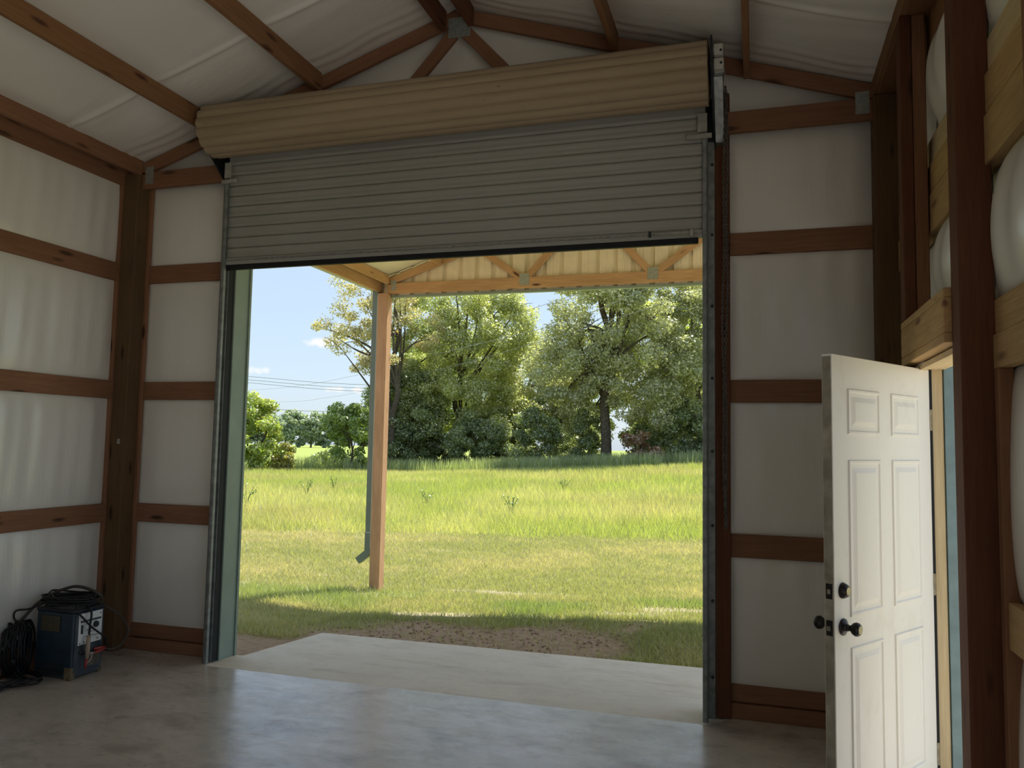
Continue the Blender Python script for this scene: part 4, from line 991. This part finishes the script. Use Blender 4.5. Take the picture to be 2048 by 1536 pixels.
# distant wood across the far field
FG = 'hazy trees across the far field'
for i in range(16):
    yy = 235+((i*29) % 7)*3; k = -.80+i*.021
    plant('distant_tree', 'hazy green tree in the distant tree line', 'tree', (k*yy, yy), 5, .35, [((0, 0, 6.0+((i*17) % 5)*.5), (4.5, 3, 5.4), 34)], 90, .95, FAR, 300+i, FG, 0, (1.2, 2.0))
# weeds at the wood edge and tall weeds in the meadow
n = 26000; y = RNG.uniform(52, 58, n); k = RNG.uniform(-.75, .02, n); x = k*y
pat = fbm(x, y, 2.5, 131); keepw = pat > .38; x, y = x[keepw], y[keepw]
col = lerp((.26, .33, .15), (.50, .54, .30), RNG.random(len(x)))
tag(blades('edge_weeds', x, y, RNG.uniform(.5, 1.25, len(x)), np.full(len(x), .07), RNG.uniform(.05, .3, len(x)), col), 'grey green tall weeds at the foot of the trees', 'weeds', kind='stuff')
WG = 'tall dark weeds standing in the meadow'
def weed(x, y, h, seed, label, cols):
    R = random.Random(seed); z = float(terrain_z(np.array([x]), np.array([y]))[0])
    t = root('weed', (x, y, z), label, 'weed', WG); ps = []; cen = []; h *= .8
    for i in range(5):
        a = R.uniform(0, 6.28); l = R.uniform(.15, .45)
        e = (x+math.cos(a)*l*h, y+math.sin(a)*l*h, z+h*R.uniform(.7, 1))
        ps.append((smooth_path([(x, y, z-.02), (x+math.cos(a)*l*h*.3, y+math.sin(a)*l*h*.3, z+h*.5), e], 4), .008, False)); cen += [e, (x+math.cos(a)*l*h*.6, y+math.sin(a)*l*h*.6, z+h*.65)]
    tubes('stem', ps, plain('weed stem', (.12, .17, .06), .8), t, 4)
    leaf_cloud('foliage', cen, [.09]*len(cen), 9, .05, cols, t, seed)
for i, (x, y, h, lab) in enumerate([(-15.6, 25.4, 1.0, 'feathery weed left of the porch post in the meadow'), (-16.1, 28.2, .9, 'dark weed nearest the porch post'), (-10.1, 23.6, .8, 'dark weed just right of the porch post'),
                                    (-6.9, 22.4, .8, 'dark leafy weed in the middle of the meadow edge'), (-15.0, 21.0, 1.0, 'feathery weed beside the green door jamb'), (-7.4, 31.0, .9, 'small weed far out in the meadow')]):
    weed(x, y, h, 400+i, lab, [(.20, .28, .08), (.34, .42, .14)])
# ------------------------------------------------------------------ overhead lines
def line(name, pts, r, label):
    tag(tubes(name, [(smooth_path(pts, 10), r, False)], M['wire'], None, 4), label, 'wire', 'overhead wires')
line('power_line', [(-120, 146, 12), (-64, 95, 8.84), (-36.7, 70, 8.45), (-22, 54.6, 8.5), (-11.1, 44, 8.6), (-4.6, 36, 8.95), (4, 26, 9.8)], .014, 'overhead wire rising to the right in front of the trees')
line('power_line', [(-120, 146, 10), (-63.1, 95, 7.0), (-47.2, 80, 6.6), (-36.6, 70, 6.75), (-29.4, 62, 7.0), (-15.7, 48, 7.5), (-4, 36, 8.2), (4, 27, 9)], .012, 'lower overhead wire rising behind the porch post')
line('power_line', [(-30, 64, 9.9), (-10.3, 42, 9.7), (-8.2, 39, 9.65), (4, 25, 10.4)], .012, 'short overhead wire high in front of the right trees')
for k, dz in enumerate((0, -.75, -1.4)):
    line('power_line', [(-160, 150, 20.0+dz), (-109, 150, 15.8+dz), (-78, 150, 13.7+dz), (-20, 150, 13+dz)], .05, ('topmost', 'middle', 'lowest')[k]+' of the three thin wires crossing the sky')
line('power_line', [(-160, 152, 11), (-104.7, 150, 8.6), (-84.8, 150, 8.0), (-40, 150, 8.4)], .05, 'faint wire just above the distant tree line')
